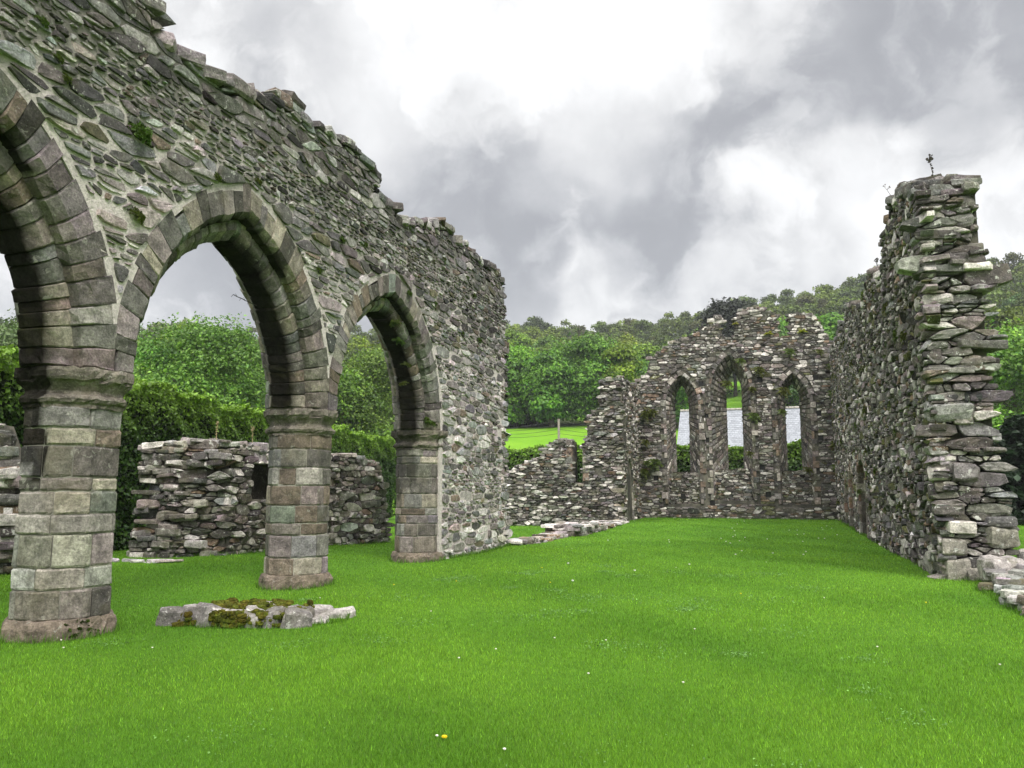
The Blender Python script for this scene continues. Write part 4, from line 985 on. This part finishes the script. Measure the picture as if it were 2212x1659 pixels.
for i,(px,py) in enumerate(((1662,722),(1735,717),(1590,700))):
    d=ray(px,py); P=CAM+d*((YE-.1)/d[1]); o=yel if i==0 else yel.copy()
    if i: COL.objects.link(o)
    o.location=P; s=(.9,.9,.6)[i]; o.scale=(s,)*3
x,y=-7.15,7.0
d=ray(168,1340); P=CAM+d*(1.42/-d[2]); sh=proto_plant('small_shrub','small leafy green shrub at the foot of the nearest pier','shrub',tuft_mesh(60,.24,.03,(.045,.085,.014),.3)); sh.location=(P[0]+.05,P[1]-.05,.06)
# dead and dry stalks
def stalk(name,label,cat,base,h,lean,col,heads,wig=.05):
    t=thing(name,label,cat,base); b=np.array(base,float); mb=MB(); P=b.copy(); pts=[P.copy()]
    for k in range(1,9):
        P=b+np.array([lean[0],lean[1],1])*h*k/8+rng.normal(0,wig*h*.06,3); tubep(mb,pts[-1],P,.012-.001*k,.011-.001*k,col,5); pts.append(P.copy())
    for k in range(3,9):
        for q in range(2):
            dr=rng.normal(0,1,3); dr[2]=abs(dr[2])+.6; dr/=np.linalg.norm(dr); e=pts[k]+dr*h*(.06+.1*(k>6)); tubep(mb,pts[k],e,.005,.003,col,4)
            if k>6 or heads: rock(mb,e,(.025,.025,.02),0,(0,0),np.array(col)*.8,.8,.2)
    part('stem',mb,M_PLAIN,t); 
    mb=MB()
    for q in range(heads): dr=rng.normal(0,1,3)*np.array([.07,.07,.12])*h*.9; tubep(mb,pts[7],pts[8]+dr,.005,.004,col,4); rock(mb,pts[8]+dr,(.04,.04,.025),0,(0,0),np.array(col)*.8,.8,.2)
    if heads: part('seed_head',mb,M_PLAIN,t)
    return t
def spt(px,py,Y): d=ray(px,py); return CAM+d*(Y/d[1])
stalk('dry_weed','tall dark dry weed with a branched head on top of the broken side wall','weed',spt(2022,402,16.8),.56,(-.16,0),(.06,.05,.04),9)
stalk('dry_weed','thin bare stalk leaning left from the sloping top of the side wall','weed',spt(1945,450,20.),.55,(-.55,0),(.12,.10,.075),0)
stalk('dry_weed','thin pale stalk just right of the leaning one on the side wall top','weed',spt(1952,440,19.6),.42,(-.1,0),(.16,.13,.1),2)
stalk('dry_weed','small dark sprig on the lower step of the side wall top against the hill','weed',spt(1897,592,24.),.4,(-.05,0),(.05,.045,.03),6)
stalk('dry_weed','straw coloured dry stalks on the low wall top left of the middle pier','weed',(-13.05,16.95,2.8),.42,(.03,0),(.35,.29,.15),6)
stalk('dry_weed','second straw coloured seed head on the low wall top, nearer the pier','weed',(-12.45,17.6,2.78),.36,(-.03,0),(.33,.27,.15),8)
tw=thing('bare_twig','thin bare twig sticking out from the soffit of the middle arch','twig',wall_pt(555,660,-7.7)); b0=np.array(tw.location); mb=MB(); P0=b0.copy()
for k in range(6):
    P1=P0+np.array([-.02,-.075,.022*(1 if k%2 else .3)]); tubep(mb,P0,P1,.007,.006,(.05,.045,.04),4)
    tubep(mb,P1,P1+np.array([0,-.05,-.05 if k%2 else .04]),.004,.003,(.05,.045,.04),4); P0=P1
part('stem',mb,M_PLAIN,tw)

# ------------------------------------------------------------------ grass and flowers on the lawn
def grass_blades(n):
    D=4.3*np.power(45/4.3,rng.random(n)**1.12); a=rng.uniform(-(YAW+R(36)),-(YAW)+R(36),n)
    x,y=D*np.sin(a),D*np.cos(a); z=lawn_z(x,y)
    h=rng.uniform(.014,.034,n)*(1+.25*np.sin(x*1.3)*np.sin(y*1.1)); tall=rng.random(n)<.02; h[tall]*=1.7
    w=.0015*np.power(D/5,.95)*rng.uniform(.7,1.4,n); h=h*np.power(D/5,.12)
    t=rng.random(n)*6.283; dx,dy=np.cos(t),np.sin(t); l=rng.uniform(.1,.9,n)*h; p=rng.random(n)*6.283
    B1=np.stack([x-dx*w,y-dy*w,z-.004],1); B2=np.stack([x+dx*w,y+dy*w,z-.004],1); T=np.stack([x+np.cos(p)*l,y+np.sin(p)*l,z+h],1)
    pat=np.clip(.5+.22*np.sin(x*.31+y*.17+.8*np.sin(y*.23))+.28*np.sin(x*.9+1.1*np.sin(y*.6))+.25*np.sin(y*1.25+.9*np.sin(x*.8))+.2*np.sin(x*2.7+y*2.1),0,1)[:,None]
    f=np.clip(.55*pat+.45*rng.random((n,1)),0,1)
    col=np.array((.070,.184,.010))*(1-f)+np.array((.205,.385,.026))*f; col*=np.exp(rng.normal(0,.34,(n,1)))
    st=rng.random(n)<.012; col[st]=np.array((.20,.26,.07))
    P=np.stack([B1,B2,T],1).reshape(-1,3); C=np.stack([col*.8,col*.8,col*1.1],1).reshape(-1,3)
    mb=MB(); mb.add(P,np.arange(3*n).reshape(n,3),C)
    # longer uncut grass against the masonry
    lines=[((-7.03,17.6),(-7.0,22.6),1500),((3.0,16.3),(3.33,43.3),2600),((-6.3,43.55),(3.3,43.55),1500),((-12.55,16.9),(-11.35,23.4),1200),((-14.3,16.1),(-12.55,16.9),600),((2.95,16.3),(3.6,16.2),250),((3.05,11.),(3.2,15.),700),((-12.2,37.8),(-6.5,37.8),900)]
    Q=[np.column_stack([np.linspace(p[0],q[0],m),np.linspace(p[1],q[1],m)])+rng.normal(0,.035,(m,2)) for p,q,m in lines]
    for cy in (7.35,12.13,RESP):
        a=rng.random(700)*6.283; Q.append(np.column_stack([XC+np.cos(a)*(.60+.04*rng.random(700)),cy+np.sin(a)*(.60+.04*rng.random(700))]))
    a=rng.random(900)*6.283; Q.append(np.column_stack([-6.0+np.cos(a)*1.08+.22*np.sin(a)*.0,8.74+np.sin(a)*.56+.22*np.cos(a)]))
    Q=np.concatenate(Q); m=len(Q); z=lawn_z(Q[:,0],Q[:,1]); h=rng.uniform(.04,.13,m); w=.003*rng.uniform(.7,1.4,m)*np.power(np.hypot(Q[:,0],Q[:,1])/8,.5); t=rng.random(m)*6.283; l=h*rng.uniform(.1,.6,m); p=rng.random(m)*6.283
    P=np.stack([np.stack([Q[:,0]-np.cos(t)*w,Q[:,1]-np.sin(t)*w,z-.01],1),np.stack([Q[:,0]+np.cos(t)*w,Q[:,1]+np.sin(t)*w,z-.01],1),np.stack([Q[:,0]+np.cos(p)*l,Q[:,1]+np.sin(p)*l,z+h],1)],1).reshape(-1,3)
    c=np.array((.085,.19,.014))*np.exp(rng.normal(0,.35,(m,1))); mb.add(P,np.arange(3*m).reshape(m,3),np.repeat(c,3,0))
    # clover and plantain leaves in loose patches
    ctr=np.column_stack([rng.uniform(-7,3.2,46),rng.uniform(4.6,17,46)]); k=rng.integers(0,46,5200); X=ctr[k]+rng.normal(0,1,(5200,2))*rng.uniform(.08,.34,46)[k][:,None]
    C=np.column_stack([X,lawn_z(X[:,0],X[:,1])+rng.uniform(.018,.034,5200)]); up=np.tile([0,0,1.],(5200,1))
    leaves(mb,C,rng.uniform(.010,.020,5200)*np.power(np.hypot(X[:,0],X[:,1])/6,.6),np.array((.13,.26,.055))*np.exp(rng.normal(0,.25,(5200,1))),up,.45,1.1)
    return mb
M_BLADE=leaf_mat('grass_blade',.35,.0,1.,.55,.3,.0)
g=part('grass',grass_blades(980000),M_BLADE); g['kind']='stuff'; g['category']='grass'; g['label']='short bright green mown grass covering the lawn between the ruined walls'
def gpt(px,py): d=ray(px,py); P=CAM+d*(EYE/-d[2]); return P
def flower(name,label,cat,stem,r,col,group=None,disk=None):
    t=thing(name,label,cat,(0,0,0),group); mb=MB(); tubep(mb,(0,0,-.01),(.004,.003,stem),.0016,.0014,(.10,.17,.03),5); part('stem',mb,M_PLAIN,t)
    mb=MB()
    for k in range(16):
        a=k*6.283/16; e=.35 if k%2 else .7; d=np.array([math.cos(a)*math.cos(e),math.sin(a)*math.cos(e),math.sin(e)])*r; s=np.array([-math.sin(a),math.cos(a),0])*r*.22; c=np.array([.004,.003,stem])
        mb.add([c-s*.4,c+s*.4,c+d+s,c+d-s],np.array([[0,1,2,3]]),col)
    rock(mb,(.004,.003,stem+r*.25),(r*1.2,r*1.2,r*.8),0,(0,0),disk or col,.9,.08); part('petals',mb,M_PLAIN,t); return t
dn=flower('dandelion','single yellow dandelion in the grass at the bottom of the lawn','flower',.05,.021,(.75,.55,.01)); dn.location=gpt(958,1612)
cl=flower('clover_flower','white clover head dotted in the short grass of the lawn','flower',.055,.012,(.75,.72,.64),'white clover heads in the lawn')
for i,(px,py) in enumerate(((135,1412),(327,1412),(130,1395),(1070,1415),(1197,1390),(990,1435),(1088,1640),(1308,1395),(942,1610),(1475,1490),(1895,1410),(2160,1450),(1780,1300),(1655,1220),(690,1300),(930,1330),(1270,1470),(1235,1190),(1460,1232),(1500,1370))):
    o=cl if i==0 else copy_tree(cl); o.location=gpt(px,py)
ds=flower('daisy','tiny white daisy in the grass towards the far end of the lawn','flower',.05,.022,(.8,.8,.76),'tiny white daisies on the far lawn')
for k in range(36):
    o=ds if k==0 else copy_tree(ds); o.location=(rng.uniform(-1.5,2.6),rng.uniform(18,40),0) if k<24 else (rng.uniform(-5.5,1.),rng.uniform(13,26),0)
    o.location.z=float(lawn_z(o.location.x,o.location.y)); o.scale=(1.15,)*3
bt=flower('buttercup','small yellow flower in the lawn near the arcade end','flower',.05,.016,(.75,.6,.02),'small yellow flowers in the lawn')
for i,(px,py) in enumerate(((1170,1232),(1188,1265),(985,1262),(850,1270),(1600,1290),(2000,1310))):
    o=bt if i==0 else copy_tree(bt); o.location=gpt(px,py)

# ------------------------------------------------------------------ damp air
mh=bpy.data.materials.new('damp_air'); mh.use_nodes=True; hn=mh.node_tree; hn.nodes.remove(hn.nodes['Principled BSDF'])
pv=hn.nodes.new('ShaderNodeVolumePrincipled'); pv.inputs['Color'].default_value=(.92,.95,1,1); pv.inputs['Density'].default_value=.00030; hn.links.new(pv.outputs[0],hn.nodes['Material Output'].inputs['Volume'])
bx=MB(); a_,b_=np.array((-700,-700,-60.)),np.array((700,700,150.)); q_=[(a_[0] if i&1==0 else b_[0],a_[1] if i&2==0 else b_[1],a_[2] if i&4==0 else b_[2]) for i in range(8)]
bx.add(q_,np.array([[0,2,3,1],[4,5,7,6],[0,1,5,4],[2,6,7,3],[0,4,6,2],[1,3,7,5]])); hz=part('haze',bx,mh); hz['kind']='stuff'

# ------------------------------------------------------------------ sky, sun, render
SUN_AZ,SUN_EL=R(138),R(50)      # clockwise from +Y: light from behind the camera on the right
SKYK=.50
w=bpy.data.worlds.new('World'); sc.world=w; w.use_nodes=True; nt=w.node_tree; nt.nodes.clear()
out=nt.nodes.new('ShaderNodeOutputWorld'); sky=nt.nodes.new('ShaderNodeTexSky'); sky.sky_type='NISHITA'; sky.sun_disc=False; sky.sun_elevation=SUN_EL; sky.sun_rotation=SUN_AZ; sky.air_density=1; sky.dust_density=2
bg1=nt.nodes.new('ShaderNodeBackground'); bg1.inputs['Strength'].default_value=.1; nt.links.new(sky.outputs[0],bg1.inputs['Color'])
gen=nt.nodes.new('ShaderNodeTexCoord').outputs['Generated']
sep=nt.nodes.new('ShaderNodeSeparateXYZ'); nt.links.new(gen,sep.inputs[0]); zc=sep.outputs['Z']
den=mth(nt,'ADD',mth(nt,'MAXIMUM',zc,0.),.28)
cmb=nt.nodes.new('ShaderNodeCombineXYZ'); nt.links.new(mth(nt,'DIVIDE',sep.outputs['X'],den),cmb.inputs[0]); nt.links.new(mth(nt,'DIVIDE',sep.outputs['Y'],den),cmb.inputs[1]); cmb.inputs[2].default_value=3.7
pl=cmb.outputs[0]
nz=nt.nodes.new('ShaderNodeTexNoise'); nz.inputs['Scale'].default_value=7.; nz.inputs['Detail'].default_value=6; nz.inputs['Roughness'].default_value=.55; nt.links.new(gen,nz.inputs['Vector'])
vs=nt.nodes.new('ShaderNodeVectorMath'); vs.operation='SUBTRACT'; nt.links.new(nz.outputs['Color'],vs.inputs[0]); vs.inputs[1].default_value=(.5,.5,.5)
vm=nt.nodes.new('ShaderNodeVectorMath'); vm.operation='SCALE'; nt.links.new(vs.outputs[0],vm.inputs[0]); vm.inputs['Scale'].default_value=.17
va=nt.nodes.new('ShaderNodeVectorMath'); va.operation='ADD'; nt.links.new(gen,va.inputs[0]); nt.links.new(vm.outputs[0],va.inputs[1])
vn=nt.nodes.new('ShaderNodeVectorMath'); vn.operation='NORMALIZE'; nt.links.new(va.outputs[0],vn.inputs[0])
val=mth(nt,'ADD',.30,mth(nt,'MULTIPLY',mth(nt,'SUBTRACT',noise(nt,pl,1.5,9,.52,.25),.5),.62))
val=mth(nt,'ADD',val,mth(nt,'MULTIPLY',mth(nt,'SUBTRACT',noise(nt,gen,6.5,9,.56,.15),.5),.75))
for px,py,rad,amp in ((1050,20,14,.40),(800,210,6,.22),(1350,110,7,.24),(1550,30,7,.2),(1195,585,2.2,.26),(1330,590,2.4,.34),(1250,655,2.4,.24),(1640,530,5,.26),(1890,365,3.6,.36),(1800,440,6,.2),(1560,440,5,.12),(1240,405,4.,.20),(1370,415,3.,.14),(1050,330,4,-.10),(1240,500,5,-.16),(1600,400,5,-.1),(1160,440,2.5,.12),(1440,640,3,.12),(2130,500,6,.3),(400,40,7,.28),(2130,350,6,.16),(2000,540,5,.25),(150,620,8,.2),
                       (950,390,9,-.20),(1520,600,6,-.16),(1480,270,8,-.2),(1290,310,5,-.16),(1000,330,6,-.06),(2060,230,10,-.14),(1850,130,8,-.11),(620,110,5,-.14),(440,620,12,-.25),(1110,640,3.5,-.18),(1400,500,4,-.14),(1150,500,4,-.12),(980,540,5,-.12)):
    d=ray(px,py); dt=nt.nodes.new('ShaderNodeVectorMath'); dt.operation='DOT_PRODUCT'; nt.links.new(vn.outputs[0],dt.inputs[0]); dt.inputs[1].default_value=tuple(d)
    val=mth(nt,'ADD',val,ramp(nt,dt.outputs['Value'],math.cos(R(rad*1.25)),1.,0.,amp))
cn=noise(nt,vn.outputs[0],7.5,10,.56,.1); val=mth(nt,'ADD',val,ramp(nt,cn,.47,.60,-.07,.11))
cn2=noise(nt,vn.outputs[0],15.,9,.56,.1); val=mth(nt,'ADD',val,ramp(nt,cn2,.46,.62,-.03,.05))
val=mth(nt,'MULTIPLY',ramp(nt,val,-.15,1.0,.50,1.42),SKYK)
zen=ramp(nt,zc,.52,.9,1.,3.6); back=ramp(nt,sep.outputs['Y'],-.6,.2,2.6,1.)
val=mth(nt,'MULTIPLY',val,mth(nt,'MULTIPLY',zen,back))
cr=mixc(nt,ramp(nt,val,.2,.55),(.93,.945,1.),(1.,1.,1.))
bg2=nt.nodes.new('ShaderNodeBackground'); nt.links.new(cr,bg2.inputs['Color']); nt.links.new(val,bg2.inputs['Strength'])
mx=nt.nodes.new('ShaderNodeMixShader'); mx.inputs[0].default_value=.93; nt.links.new(bg1.outputs[0],mx.inputs[1]); nt.links.new(bg2.outputs[0],mx.inputs[2]); nt.links.new(mx.outputs[0],out.inputs['Surface'])
sl=bpy.data.lights.new('sun','SUN'); sl.energy=1.5; sl.angle=R(14); sl.color=(1,.96,.9); so=bpy.data.objects.new('sun',sl); COL.objects.link(so)
dirv=Vector((math.sin(SUN_AZ)*math.cos(SUN_EL),math.cos(SUN_AZ)*math.cos(SUN_EL),math.sin(SUN_EL)))
so.rotation_euler=(-dirv).to_track_quat('-Z','Y').to_euler(); so.location=(20,-20,40)
sc.view_settings.view_transform='Standard'; sc.view_settings.look='None'; sc.view_settings.gamma=1; sc.view_settings.exposure=0.75
sc.cycles.use_denoising=True; sc.cycles.max_bounces=6; sc.cycles.diffuse_bounces=3; sc.cycles.transparent_max_bounces=4
print('trees',NT,'objects',len(bpy.data.objects))
